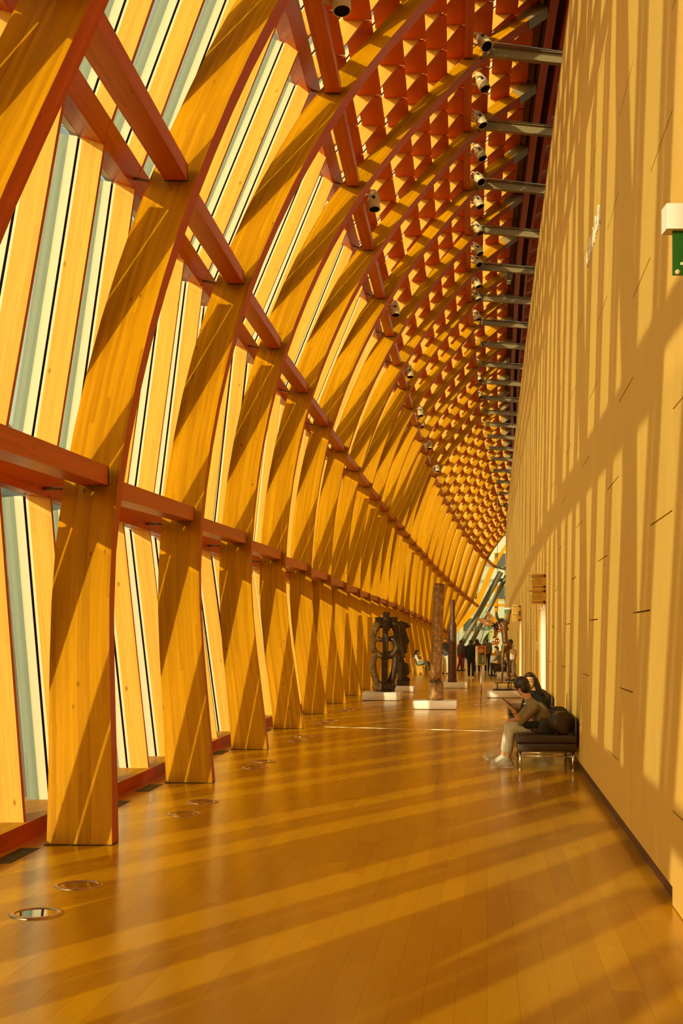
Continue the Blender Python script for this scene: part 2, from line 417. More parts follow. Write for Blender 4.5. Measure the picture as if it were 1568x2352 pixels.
wall_left = struct('wall_left')
for i in idx:
    i = int(i); fr = RIBS[i]; V=[]; Fc=[]; uv=[]; ln = 0; ou, ov = random.uniform(0,40), random.uniform(0,40)
    Ls = []
    for q, (s, p, T, n, B, dp) in enumerate(fr):
        if q: ln += (p-fr[q-1][1]).length
        Ls.append(ln)
        if q == 0:       # cut level with the floor
            a = [p, p-n*dp, p-n*dp-B*RT, p-B*RT]; a = [v - T*(v.z/T.z) for v in a]
        else: a = [p, p-n*dp, p-n*dp-B*RT, p-B*RT]
        V += a
    for q in range(len(fr)-1):
        dp = fr[q][5]; per = [0, dp, dp+RT, 2*dp+RT, 2*dp+2*RT]
        for c in range(4):
            f = (q*4+c, (q+1)*4+c, (q+1)*4+(c+1)%4, q*4+(c+1)%4)
            Fc.append(f)
            uv += [(ou+per[c], ov+Ls[q]), (ou+per[c], ov+Ls[q+1]), (ou+per[c+1], ov+Ls[q+1]), (ou+per[c+1], ov+Ls[q])]
    e = (len(fr)-1)*4
    Fc += [(0,1,2,3), (e+3,e+2,e+1,e)]; uv += [(0,0)]*8
    rib = mk('timber_rib', V, Fc, M['rib'], wall_left, uv)
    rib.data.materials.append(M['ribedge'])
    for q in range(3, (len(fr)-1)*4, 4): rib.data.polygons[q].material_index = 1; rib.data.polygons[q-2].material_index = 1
    # steel cap on the rib's upper end
    p, n, B, dp = rib_at(i, 4.72); p2, n2, B2, dp2 = rib_at(i, 5)
    if i >= 2:
        g = .012
        V, Fc, uv = hexa([p+n*g+B*g, p-n*(dp+g)+B*g, p-n*(dp+g)-B*(RT+g), p+n*g-B*(RT+g)], [p2+n2*g+B2*g, p2-n2*(dp2+g)+B2*g, p2-n2*(dp2+g)-B2*(RT+g), p2+n2*g-B2*(RT+g)])
        mk('end_cap', V, Fc, M['steel'], rib)
    # scribed foot plate
    p, n, B, dp = rib_at(i, 0)
    bar('foot_plate', Vector((p.x+.012, p.y-.012, 0)), Vector((p.x-.53, p.y-.012, 0)), (0, RT*.95, 0), (0,0,.006), M['shoe'], rib)

# girts between the ribs (levels 1-4), shoe at the far end
GW, GH = .225, .17
for k in (1, 2, 3, 4):
    for i in idx[:-1]:
        i = int(i)
        if k == 4 and i < 0: continue
        pa, na, Ba, da = rib_at(i, k); pb, nb, Bb, db = rib_at(i+1, k)
        pa = pa - na*.07 - Ba*(RT-.02); pb = pb - nb*.07 + Bb*.012
        up = Vector((0,0,1)); w = Vector((-1, 0, 0))*GW
        if k == 4: w = Vector((-1,0,0))*.16
        d = (pb-pa).normalized()
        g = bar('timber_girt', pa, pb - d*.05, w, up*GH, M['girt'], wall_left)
        s = bar('girt_shoe', pb - d*.055, pb - d*.004, w*1.02, up*GH, M['shoe'], g)

# plane of the curtain wall: inner face of its own rails
GAP = {0:.25, 1:.21, 2:.21, 3:.19, 4:.12, 5:.08}
def GP(k, i):
    p, n, B, dp = rib_at(i, k)
    q = p - n*(dp + GAP[k]) - B*(RT*.5)
    if k == 0: q = Vector((q.x, q.y, .143))
    return q
GL = {k: np.array([list(GP(k, int(i))) for i in idx]) for k in range(6)}
# half way points keep the upper slope curved
_h = []
for i in idx:
    p, n, B, dp = rib_at(int(i), 3.5); _h.append(list(p - n*(dp+.12) - B*(RT*.5)))
GL[3.5] = np.array(_h)
def gpt(k, d):
    A = GL[k]
    return Vector((float(np.interp(d, A[:,1], A[:,0])), d, float(np.interp(d, A[:,1], A[:,2]))))
LEVS = [0, 1, 2, 3, 3.5, 4, 5]
STEP = 1.4067
MULL = [10.1 + STEP*j for j in range(-12, 71)]
MT = .075
gd = lambda k: GL[k][:,1]
def in_range(k, d): return gd(k)[0] <= d <= gd(k)[-1]
def outw(a, b):
    """outward normal of the line a-b inside its cross plane"""
    t = (b-a).normalized(); n = Vector((-t.z, 0, t.x)).normalized()
    if n.x > 0 and abs(n.x) > .2: n = -n
    if n.z < 0 and abs(n.x) <= .2: n = -n
    return n
rest = {'glass': Acc(), 'fin': Acc()}
panes, fins = [], []
RAIL = .19
def PT(k, d): return gpt(k, d)
for j, d in enumerate(MULL):
    for a, b in zip(LEVS[:-1], LEVS[1:]):
        if not (in_range(a, d) and in_range(b, d)): continue
        A, B_ = PT(a, d), PT(b, d)
        dirv = (B_-A).normalized(); n = outw(A, B_); dep = .20 if a < 3 else .27
        A2 = A + dirv*(RAIL if a in (1, 2, 3) else 0); B2 = B_
        m = bar('mullion', A2, B2, n*dep, (0, MT, 0), M['mullion'], wall_left)
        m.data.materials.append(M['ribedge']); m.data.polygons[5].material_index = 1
        if d < 66:
            fr = Acc()
            y0 = Vector((0, .03, 0))
            fr.bar(A + n*(dep-.002) + y0, B_ + n*(dep-.002) + y0, n*.032, (0, .012, 0))
            fr.bar(A + n*(dep+.054) + y0, B_ + n*(dep+.054) + y0, n*.082, (0, .012, 0))
            fo = fr.build('window_frame', M['frame'], m)
            y1 = y0 + Vector((0, .045, 0)); bar('gap_strip', A + n*(dep+.028) + y1, B_ + n*(dep+.028) + y1, n*.042, (0, .008, 0), M['gap_strip'], m)  # dark strip stands in for the shade inside the frame gap
            bar('outside_cap', A + n*(dep+.137) + y0, B_ + n*(dep+.137) + y0, n*.105, (0, .014, 0), M['cap'], m)
        if j+1 < len(MULL) and in_range(a, d+STEP) and in_range(b, d+STEP):
            C, D_ = PT(a, d+STEP), PT(b, d+STEP)
            nn = outw(C, D_); o1 = dep+.14
            panes.append((A+n*o1, B_+n*o1, D_+nn*o1, C+nn*o1, (n+nn).normalized()))
            if a in (1, 2, 3):       # rail of the curtain wall at the foot of this tier, split by the expansion joint
                r = Acc()
                lo_, hi_ = dirv*-.05, dirv*RAIL
                V, Fc, uv = hexa([A+lo_, A+n*(dep+.02)+lo_, A+n*(dep+.02)+hi_, A+hi_], [C+lo_, C+nn*(dep+.02)+lo_, C+nn*(dep+.02)+hi_, C+hi_])
                ro = mk('curtain_wall_rail', V, Fc, M['girt'], wall_left, uv)
                fr2 = Acc(); V, Fc, uv = hexa([A+n*(dep+.06)-dirv*.03, A+n*(dep+.16)-dirv*.03, A+n*(dep+.16)+dirv*.14, A+n*(dep+.06)+dirv*.14],
                                              [C+nn*(dep+.06)-dirv*.03, C+nn*(dep+.16)-dirv*.03, C+nn*(dep+.16)+dirv*.14, C+nn*(dep+.06)+dirv*.14])
                if d < 60: mk('transom', V, Fc, M['frame'], ro, uv)
for q, (a, b, c, d_, n) in enumerate(sorted(panes, key=lambda p: abs(p[0].y-8))):
    V, Fc, uv = hexa([a, b, c, d_], [a+n*.022, b+n*.022, c+n*.022, d_+n*.022])
    if q < 300: mk('glass_pane', V, Fc, M['glass'], wall_left, uv)
    else: rest['glass'].add(V, Fc, uv)
rest['glass'].build('glass_panes', M['glass'], wall_left, True)
# steel rods and joints between ribs and curtain wall rails
for k in (1, 2, 3):
    for i in range(0, 14):
        p, n, B, dp = rib_at(i, k); p = p - B*RT*.5 - n*dp + Vector((0,0,.02))
        tube('tie_rod', [p + n*.02, p - n*(GAP[k]*.55), p - n*(GAP[k]+.03)], [.012, .02, .016], M['rod'], wall_left, 8)
        q = p - n*(GAP[k]+.002)
        bar('joint_plate', q + Vector((0, -.006, -.02)), q + Vector((0, -.006, .14)), (0,.012,0), -n*.05, M['shoe'], wall_left)

# low plinth under the glass, with floor grilles in front
pl = []
for d in np.arange(-4, 112, 2.11):
    if not (in_range(0, d) and in_range(0, d+2.11)): continue
    a, b = gpt(0, d), gpt(0, d+2.11); a.x += .035; b.x += .035; a.z = b.z = 0
    po = bar('plinth_board', a, b, (0,0,.143), (-.55, 0, 0), M['rib'], wall_left)
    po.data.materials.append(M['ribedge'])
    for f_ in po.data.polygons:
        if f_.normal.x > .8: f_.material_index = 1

# horizontal plywood fins between the mullions on the upper slope
rows = [(3 + (q+1)/6.0) for q in range(6)] + [4.33, 4.66, 4.93]
def gany(s, d):
    ks = [3, 3.5, 4, 5]
    for a, b in zip(ks[:-1], ks[1:]):
        if s <= b: 
            t = (s-a)/(b-a); return gpt(a, d).lerp(gpt(b, d), t)
    return gpt(5, d)
finlist = []
for r_, s in enumerate(rows):
    for j, d in enumerate(MULL[:-1]):
        e = MULL[j+1]
        if not (in_range(4, d) and in_range(5, d) and in_range(5, e) and in_range(3, d)): continue
        A, C = gany(s, d), gany(s, e)
        tA = (gany(s+.05, d)-gany(s-.05, d)).normalized(); nA = outw(gany(s-.05, d), gany(s+.05, d))
        tC = (gany(s+.05, e)-gany(s-.05, e)).normalized(); nC = outw(gany(s-.05, e), gany(s+.05, e))
        A = A + Vector((0, MT+.006, 0)); C = C - Vector((0, .006, 0))
        xv = Vector((1, 0, 0)); uz = Vector((0, 0, 1))
        finlist.append((A.y, A + xv*.12, C + xv*.12, -xv, -xv, uz, uz))
finlist.sort(key=lambda f: abs(f[0]-14))
for q, (_, A, C, nA, nC, tA, tC) in enumerate(finlist):
    dA = .42
    V, Fc, uv = hexa([A, A+nA*dA, A+nA*dA+tA*.035, A+tA*.035], [C, C+nC*dA, C+nC*dA+tC*.035, C+tC*.035])
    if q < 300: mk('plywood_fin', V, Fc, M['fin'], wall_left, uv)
    else: rest['fin'].add(V, Fc, uv)
rest['fin'].build('plywood_fins', M['fin'], wall_left, True)

# boards that close the slope against the ridge
for i in idx[4:-1]:
    i = int(i)
    def top(i):
        p, n, B, dp = rib_at(i, 5); p9, n9, B9, dp9 = rib_at(i, 4.8)
        return p9 - n9*(dp9+.36) - B9*RT, p - n*(dp+.36) - B*RT, p - n*(dp+.36) - B*RT + Vector((.55, 0, .25)), n
    a0, a1, a2, n1 = top(i); b0, b1, b2, n2 = top(i+1)
    for p, q, r, t in ((a0, b0, a1, b1), (a1, b1, a2, b2)):
        V, Fc, uv = hexa([p, q, q+Vector((0,0,.03)), p+Vector((0,0,.03))], [r, t, t+Vector((0,0,.03)), r+Vector((0,0,.03))])
        mk('closing_board', V, Fc, M['mullion'], wall_left, uv)

# ------------------------------------------------------------------ right wall
def wx(d): return 1.119 + .1153*d + (.00006*(d-19)**2 if d > 19 else 0)
WTOP = 10.3
wall_right = struct('wall_right')
DOORS = [(24.2, 27.6), (42.6, 46.0)]
DOOR_H = 2.26
PER = 4.133
SLOT = {0: 1.81, 1: 1.20, 2: .576, 3: 2.39}        # height of the first slot in each of four columns
cw = PER/4
wallrest = Acc()
def wall_quad(d0, d1, h0, h1, th=.03, gap=.0016):
    a, b = Vector((wx(d0+gap), d0+gap, h0)), Vector((wx(d1-gap), d1-gap, h0))
    up = Vector((0,0,h1-h0)); out = Vector((th, -th*.115, 0))
    return hexa([a, b, b+out, a+out], [a+up, b+up, b+out+up, a+out+up])
pieces = []
for c in range(-12, 104):
    d0 = 8.665 + (c)*cw; d1 = d0+cw; kind = c % 4
    low = .008 if d1 < 7.7 else .115
    cuts = [low]
    h = SLOT[kind]
    while h < WTOP-.4: cuts.append(h); h += 2.42
    cuts.append(WTOP)
    for h0, h1 in zip(cuts[:-1], cuts[1:]):
        a, b = h0 + (.006 if h0 > .2 else 0), h1 - (.006 if h1 < WTOP-.01 else 0)
        segs = [(d0, d1, a, b)]
        for e0, e1 in DOORS:
            ns = []
            for (p, q, s, t) in segs:
                if q <= e0 or p >= e1 or s >= DOOR_H: ns.append((p, q, s, t)); continue
                if t > DOOR_H: ns.append((p, q, DOOR_H, t))
                tt = min(t, DOOR_H)
                if p < e0: ns.append((p, e0, s, tt))
                if q > e1: ns.append((e1, q, s, tt))
            segs = ns
        for s_ in segs:
            if s_[1]-s_[0] > .03 and s_[3]-s_[2] > .03: pieces.append(s_)
pieces.sort(key=lambda s: max(s[0]-5, 5-s[0]))
for q, (a, b, c, d) in enumerate(pieces):
    V, Fc, uv = wall_quad(a, b, c, d)
    if q < 300: mk('wall_panel', V, Fc, M['panel'], wall_right, uv)
    else: wallrest.add(V, Fc, uv)
wallrest.build('wall_panels', M['panel'], wall_right, True)
core = Acc()
edges = [-5] + [e for D in DOORS for e in D] + [118]
for a, b in zip(edges[0::2], edges[1::2]):
    n = max(1, int((b-a)/8))
    for q in range(n):
        p, r = a+(b-a)*q/n, a+(b-a)*(q+1)/n
        core.add(*hexa([(wx(p)+.032, p, 0), (wx(r)+.032, r, 0), (wx(r)+.30, r, 0), (wx(p)+.30, p, 0)], [(wx(p)+.032, p, WTOP-.01), (wx(r)+.032, r, WTOP-.01), (wx(r)+.30, r, WTOP-.01), (wx(p)+.30, p, WTOP-.01)]))
for a, b in DOORS:
    core.add(*hexa([(wx(a)+.032, a, DOOR_H), (wx(b)+.032, b, DOOR_H), (wx(b)+.30, b, DOOR_H), (wx(a)+.30, a, DOOR_H)], [(wx(a)+.032, a, WTOP-.01), (wx(b)+.032, b, WTOP-.01), (wx(b)+.30, b, WTOP-.01), (wx(a)+.30, a, WTOP-.01)]))
core.build('backing_board', M['subfloor'], wall_right)
# doorways: timber lining on the near reveal, white corridor beyond
for q, (a, b) in enumerate(DOORS):
    dr = struct('door_%d' % (q+1))
    bar('door_jamb', (wx(b)+.0, b-.012, 0), (wx(b)+.0, b-.012, DOOR_H), (.045, 0, 0), (0, .012, 0), M['mullion'], dr)
    bar('door_reveal', (wx(b)+.045, b-.012, 0), (wx(b)+.045, b-.012, DOOR_H), (1.6, 0, 0), (0, .012, 0), M['whitewall'], dr)
    bar('door_jamb', (wx(a)+.0, a, 0), (wx(a)+.0, a, DOOR_H), (.30, 0, 0), (0, .012, 0), M['mullion'], dr)
    bar('corridor_wall', (wx(a)+1.6, a-.5, 0), (wx(b)+1.6, b+.1, 0), (0,0,DOOR_H+.4), (.05,0,0), M['whitewall'], dr)
    al = bpy.data.lights.new('corridor_lamp', 'AREA'); al.energy = 90; al.size = 1.2; al.color = (1.0, .85, .60)
    ao = bpy.data.objects.new('corridor_lamp', al); ao.location = (wx((a+b)/2)+.95, (a+b)/2, DOOR_H-.06); link(ao, dr)
    bar('door_head', (wx(a)+.0, a, DOOR_H-.02), (wx(b)+.0, b, DOOR_H-.02), (1.6,0,0), (0,0,.02), M['whitewall'], dr)
    bar('corridor_floor', (wx(a)+.0, a, -.01), (wx(b)+.0, b, -.01), (1.6,0,0), (0,0,.008), M['subfloor'], dr)

# ------------------------------------------------------------------ floor boards
floor = struct('floor')
_fl = Acc(); _fl.add(*hexa([(-9, -9, -.12), (24, -9, -.12), (24, 124, -.12), (-9, 124, -.12)], [(-9, -9, -.021), (24, -9, -.021), (24, 124, -.021), (-9, 124, -.021)]))
_fl.build('subfloor', M['subfloor'], floor)
DV = Vector((.1145, .9934, 0)); QV = Vector((.9934, -.1145, 0))
BW = .142
boards = []
rnd = random.Random(11)
for r_ in range(-70, 60):
    s = -9 + rnd.uniform(-1, 0)
    q0 = r_*BW
    while s < 122:
        ln = rnd.choice([.55, .7, .85, 1.0, 1.2, 1.45]); c = DV*(s+ln/2) + QV*(q0+BW/2)
        if -8 < c.y < 118:
            lx = gpt(0, max(min(c.y, 108), -2)).x - .1; rx = wx(c.y) + .35
            if lx < c.x < rx: boards.append((s, ln, q0, c))
        s += ln
def vis(c):
    if c.y < 4.6: return 1e6 + abs(c.y-4.6)
    x = CX + c.x/c.y*F
    return c.y + (0 if -120 < x < 1690 else 500)
boards.sort(key=lambda b: vis(b[3]))
FV, FF, FU, FT = [], [], [], []
for q, (s, ln, q0, c) in enumerate(boards):
    g = .00035
    tone = min(1, max(0, rnd.gauss(.45, .12)))
    P = [DV*(s+g)+QV*(q0+g), DV*(s+g)+QV*(q0+BW-g), DV*(s+ln-g)+QV*(q0+BW-g), DV*(s+ln-g)+QV*(q0+g)]
    V = [Vector((p.x, p.y, -.018)) for p in P] + [Vector((p.x, p.y, 0)) for p in P]
    Fc = [(4,5,6,7),(0,1,5,4),(1,2,6,5),(2,3,7,6),(3,0,4,7)]
    ou, ov = rnd.uniform(0,50), rnd.uniform(0,50)
    u = [(ou,ov),(ou+BW,ov),(ou+BW,ov+ln),(ou,ov+ln)]; uv = [u[i % 4] for f in Fc for i in f]
    if q < 300:
        o = mk('floor_board', V, Fc, M['floor'], floor, uv)
        at = o.data.attributes.new('tone', 'FLOAT', 'POINT'); at.data.foreach_set('value', [tone]*8)
    else:
        n = len(FV); FV += V; FF += [tuple(i+n for i in f) for f in Fc]; FU += uv; FT += [tone]*8
o = mk('floor_boards', FV, FF, M['floor'], floor, FU); o['kind'] = 'stuff'
at = o.data.attributes.new('tone', 'FLOAT', 'POINT'); at.data.foreach_set('value', FT)
# bright metal strip across the floor
a, b = floor_at(745, 1669.5), floor_at(1160, 1680)
bar('floor_strip', a, b, (0,.035,0), (0,0,.002), M['chrome'], floor)
a, b = floor_at(1000, 1558), floor_at(1150, 1557)
bar('floor_strip', a, b, (0,.06,0), (0,0,.002), M['chrome'], floor)

# ------------------------------------------------------------------ roof over the ridge and the wall
ceiling = struct('ceiling')
for i in idx[2:-1]:
    i = int(i)
    a, _, _, _ = rib_at(i, 5); b, _, _, _ = rib_at(i+1, 5)
    if b.y < 3: continue
    bar('ridge_beam', a + Vector((-.02, 0, .02)), b + Vector((-.02, 0, .02)), (.05, 0, 0), (0, 0, .55), M['darkroof'], ceiling)
    bar('ridge_beam', a + Vector((.03, 0, -.03)), b + Vector((.03, 0, -.03)), (.17, 0, 0), (0, 0, .55), M['girt'], ceiling)
    bar('ridge_gutter', a + Vector((.20, 0, .30)), b + Vector((.20, 0, .30)), (.18, 0, 0), (0, 0, .10), M['darkroof'], ceiling)
    bar('eaves_beam', a + Vector((.37, 0, -.02)), b + Vector((.37, 0, -.02)), (.08, 0, 0), (0, 0, .40), M['girt'], ceiling)
    # far roof slope: rafters, boards and dark roof lights
    for t in (0, .5):
        p = a.lerp(b, t) + Vector((.46, 0, .02))
        bar('roof_rafter', p, p + Vector((2.6, .3, 1.5)), (0, .09, 0), (-.12, 0, .24), M['girt'], ceiling)
        p2 = a.lerp(b, t+.25) + Vector((.46, 0, .26))
        hl = (b-a)*.5
        bar('roof_board', p + Vector((0,.09,.24)), p + Vector((0,.09,.24)) + hl - Vector((0,.09,0)), (.45, 0, .26), (-.02, 0, .035), M['girt'], ceiling)
        bar('roof_light', p + Vector((.5,.09,.5)), p + Vector((.5,.09,.5)) + hl - Vector((0,.09,0)), (.5, 0, .29), (-.02, 0, .035), M['lens'], ceiling)
        bar('roof_board', p + Vector((1.05,.09,.84)), p + Vector((1.05,.09,.84)) + hl - Vector((0,.09,0)), (1.6, 0, .92), (-.02, 0, .035), M['girt'], ceiling)
# steel struts from the ribs over the top of the wall
for i in range(2, 25):
    p, n, B, dp = rib_at(i, 4.08)
    st = p + n*.02 + Vector((.0, -RT*.3, -.02)); L_ = (wx(st.y)-st.x) + .5
    en = st + Vector((L_, .12*L_, -.05*L_))
    if en.z < WTOP + .15: continue
    v = Acc()
    v.bar(st, en, (0,.13,0), (0,0,.014)); v.bar(st+Vector((0,0,.19)), en+Vector((0,0,.19)), (0,.13,0), (0,0,.014)); v.bar(st+Vector((0,.055,.014)), en+Vector((0,.055,.014)), (0,.02,0), (0,0,.176))
    so = v.build('steel_strut', M['steel'], ceiling)
    bar('strut_plate', st + Vector((-.02, -.03, -.03)), st + Vector((-.02, -.03, .25)), (.03, 0, 0), (0, .19, 0), M['steel'], so)
    bar('strut_plate', st + Vector((.10, -.02, 0)), st + Vector((.10, -.02, .2)), (.014, 0, 0), (0, .13, 0), M['steel'], so)
    tube('conduit', [st+Vector((-.25,-.05,.20)), st+Vector((.02,-.03,.24)), st+Vector((.3,.0,.20)), en+Vector((0,.0,.22))], .012, M['rod'], so, 6)
    if i % 2: tube('conduit', [st+Vector((-.2,-.08,.17)), st+Vector((.1,-.06,.21)), st+Vector((.4,-.05,.19)), en+Vector((0,-.05,.19))], .010, M['chrome'], so, 6)
# closing wall behind the photographer
wall_back = struct('wall_back')
boxm('wall_board', (-9, -9.2, 0), (8, -9, 14), M['panel'], wall_back)

# ------------------------------------------------------------------ the glazed end of the hall and what stands outside
M['greensteel'] = mat('grey green steel', (.20, .21, .14), .45, .2)
M['extwall'] = mat('pale green cladding', (.42, .46, .36), .7, var=.25, vscale=.25)
M['brick'] = mat('brown brick', (.20, .13, .09), .85, var=.3, vscale=3)
M['extglass'] = mat('dark window glass', (.05, .07, .07), .1)
M['asphalt'] = mat('street asphalt', (.16, .15, .13), .9)
wall_end = struct('wall_end')
E = 112.0
def at(x, y, d): return unproj(x, y, d)
for (x0, y0, x1, y1, dd, r) in ((1045, 1507, 1150, 1314, 112, .24), (1066, 1507, 1163, 1322, 113.5, .20), (1092, 1507, 1118, 1420, 116, .10)):
    tube('steel_column', [at(x0, y0, dd), at(x1, y1, dd)], r, M['greensteel'], wall_end, 10)
bar('timber_post', at(1136, 1509, 117.3), at(1136, 1345, 117.3), (.30, 0, 0), (0, .2, 0), M['rib'], wall_end)
bar('timber_rail', at(1112, 1393, 117), at(1161, 1393, 117), (0, 0, .24), (0, .2, 0), M['rib'], wall_end)
bar('timber_rail', at(1060, 1507, 117), at(1160, 1507, 117), (0, 0, .30), (0, .2, 0), M['rib'], wall_end)
bar('steel_rail', at(1094, 1340, 114), at(1166, 1335, 112), (0, 0, .3), (0, .3, 0), M['greensteel'], wall_end)
bar('steel_rail', at(1102, 1296, 112), at(1170, 1312, 110), (0, 0, .3), (0, .3, 0), M['greensteel'], wall_end)
for k in range(6):
    x0 = 9.5 + k*1.45
    V, Fc, uv = hexa([(x0, 118, 0), (x0+1.38, 118, 0), (x0+1.38, 118.03, 0), (x0, 118.03, 0)], [(x0, 118, 8.5), (x0+1.38, 118, 8.5), (x0+1.38, 118.03, 8.5), (x0, 118.03, 8.5)])
    mk('glass_pane', V, Fc, M['glass'], wall_end, uv)
    bar('glazing_bar', (x0-.06, 117.97, 0), (x0-.06, 117.97, 8.5), (.06, 0, 0), (0, .10, 0), M['greensteel'], wall_end)
# outside
street = struct('street')
boxm('street_surface', (-120, -60, -6.2), (160, 320, -6.0), M['asphalt'], street)
def house(name, label, lo, hi, m, floors, bays, wm, face='x'):
    t = thing(name, label, 'building', ((lo[0]+hi[0])/2, (lo[1]+hi[1])/2, -6.0))
    o = Vector(t.location)
    def bx(nm, a, b, mm, par): return boxm(nm, tuple(Vector(a)-o), tuple(Vector(b)-o), mm, par)
    w = bx('facade_wall', lo, hi, m, t)
    bx('parapet', (lo[0]-.3, lo[1]-.3, hi[2]), (hi[0]+.3, hi[1]+.3, hi[2]+.5), m, t)
    for f in range(floors):
        z0 = lo[2] + 1.0 + f*(hi[2]-lo[2]-1)/floors
        for b in range(bays):
            if face == 'x':
                y0 = lo[1] + (b+.25)*(hi[1]-lo[1])/bays; w_ = (hi[1]-lo[1])/bays*.5
                fr = bx('window', (hi[0]-.05, y0, z0), (hi[0]+.08, y0+w_, z0+1.7), wm, t)
                bx('pane', (hi[0]+.08, y0+.12, z0+.12), (hi[0]+.10, y0+w_-.12, z0+1.58), M['extglass'], fr)
            else:
                x0 = lo[0] + (b+.25)*(hi[0]-lo[0])/bays; w_ = (hi[0]-lo[0])/bays*.5
                fr = bx('window', (x0, lo[1]-.08, z0), (x0+w_, lo[1]+.05, z0+1.7), wm, t)
                bx('pane', (x0+.12, lo[1]-.10, z0+.12), (x0+w_-.12, lo[1]-.08, z0+1.58), M['extglass'], fr)
    return t
house('brick_house', 'long brown brick building with pale framed windows across the street', (-34, 40, -6), (-23, 78, 5.2), M['brick'], 3, 9, M['whitewall'])
house('office_block', 'taller pale office block standing beyond the brick building', (-42, 84, -6), (-25, 120, 17), M['extwall'], 6, 9, M['whitewall'])
house('clad_building', 'pale green clad building seen through the glazed far end', (2, 140, -6), (44, 160, 13), M['extwall'], 5, 12, M['mullion'], 'y')

# ------------------------------------------------------------------ round lamps let into the floor
LP = [(84,2099),(181,2034),(425,1870),(466,1842),(584,1763),(608,1749),(684,1702),(697,1691.5),(746,1661.5),(758,1655),(793,1632),(804.7,1628.6),(837,1611)]
for q, (x, y) in enumerate(LP):
    p = floor_at(x, y); pr = ORD[q]
    t = thing('floor_uplight', ('round steel rimmed floor lamp, %s from the camera along the left ribs' % pr), 'floor lamp', p, 0, 'round lamps in the floor')
    lathe('bezel_ring', [(.158, 0), (.158, .004), (.150, .009), (.122, .009), (.119, .004)], M['brass'], t, 40)
    lathe('lens', [(.1195, .0045), (.0, .0046)], M['lens'], t, 40)
    for a in range(4):
        an = PI/4 + a*PI/2
        lathe('screw', [(.006, .009), (.006, .0105), (0, .0105)], M['chrome'], t, 8, (math.cos(an)*.137, math.sin(an)*.137, 0))
# air grilles in the floor beside the plinth
for j, d in enumerate(MULL[:-1]):
    if not 8 < d < 34: continue
    c0, c1 = gpt(0, d+.38), gpt(0, d+1.03)
    a = Vector((c0.x+.10, c0.y, .0005)); b = Vector((c1.x+.10, c1.y, .0005))
    g = bar('floor_grille', a, b, (.15, 0, 0), (0, 0, .0025), M['shoe'], floor)
    for k in range(5):
        o = Vector((.018+.028*k, 0, .0025)); dd = (b-a)*.04
        bar('slat', a+o+dd, b+o-dd, (.008, 0, 0), (0, 0, .003), M['black'], g)

# ------------------------------------------------------------------ spotlights on the girts
def spot(p, aim, label, group, sc=1.0, arm=-1):
    t = thing('spotlight', label, 'spotlight', p, 0, group)
    ax = Vector(aim).normalized()
    L_ = .20*sc
    V, Fc = lathe_vf([(.02*sc, -L_*1.05), (.055*sc, -L_*1.02), (.075*sc, -L_*.8), (.112*sc, -L_*.1), (.118*sc, 0), (.118*sc, .02*sc), (.112*sc, .022*sc), (.116*sc, .17*sc), (.112*sc, .185*sc), (.100*sc, .185*sc), (.095*sc, .05*sc), (0, .045*sc)], 20, (0,0,0), ax)
    mk('lamp_housing', V, Fc, M['cream'], t, None, True)
    V, Fc = lathe_vf([(.0995*sc, .182*sc), (.093*sc, .055*sc), (0, .05*sc)], 20, (0,0,0), ax); mk('lamp_opening', V, Fc, M['black'], t, None, True)
    d, s, u = frame_of(ax)
    side = Vector((0, -1, 0)); side = (side - ax*side.dot(ax)).normalized()
    lathe('pivot_knob', [(.028*sc, .095*sc), (.028*sc, .135*sc), (.0, .136*sc)], M['black'], t, 12, (0,0,0) , side)
    hinge = side*.115*sc
    tube('yoke_arm', [hinge - ax*.04*sc, hinge + Vector((arm*.14, .0, .05))*sc, Vector((arm*.24, -.03, .04))*sc], .018*sc, M['cream'], t, 8)
    tube('yoke_arm', [-side*.10*sc, Vector((arm*.13, .09, -.02))*sc, Vector((arm*.24, .02, -.02))*sc], .018*sc, M['cream'], t, 8)
    boxm('base_box', (arm*.24*sc-.03, -.07*sc, -.07*sc), (arm*.24*sc+.03, .07*sc, .08*sc), M['cream'], t)
    tube('cable', [-ax*L_*.98, -ax*L_*1.25 + Vector((arm*.08,0,.02))*sc, -ax*L_*1.1 + Vector((arm*.2,0,.02))*sc, Vector((arm*.25,0,.08))*sc], .007*sc, M['white'], t, 6)
    return t
def girt_depth(k, ypx):
    """distance at which the girt of level k crosses image height ypx"""
    best = None
    for i in range(1, I1):
        a, _, _, _ = rib_at(i, k); b, _, _, _ = rib_at(i+1, k)
        for t in np.linspace(0, 1, 24):
            p = a.lerp(b, t); y = HY - (p.z-EYE)/p.y*F
            if best is None or abs(y-ypx) < best[0]: best = (abs(y-ypx), p.y)
    return best[1]
S4 = [(1110,95),(1106,188),(1102,273),(1101,350),(1099,409),(1097,462),(1097,524),(1097,572),(1096,600),(1094,648),(1094,679),(1095,724),(1096,787),(1096,832),(1098,866),(1100,905),(1102,942),(1104,976),(1108,1003),(1112,1027)]
for q, (x, y) in enumerate(S4):
    d = girt_depth(4, y+20)
    spot(unproj(x, y, d), (.32, -.25 if q % 4 else -.6, -.85), 'cream spotlight on the girt beside the steel struts, %s' % (ORD[q]+' from the front' if q else 'nearest one'), 'spotlights on the upper girt')
S3 = [(783,-4),(858,461),(907,709),(941,854),(965,945),(968,971),(986,1022),(1004,1075),(1021,1123),(1042,1167)]
for q, (x, y) in enumerate(S3):
    d = girt_depth(3, y+20)
    spot(unproj(x, y, d), (.05, -.22, -.95), 'cream spotlight on the girt left of the fins, %s' % (ORD[q]+' from the front' if q else 'nearest one'), 'spotlights on the fin girt', 1.0)
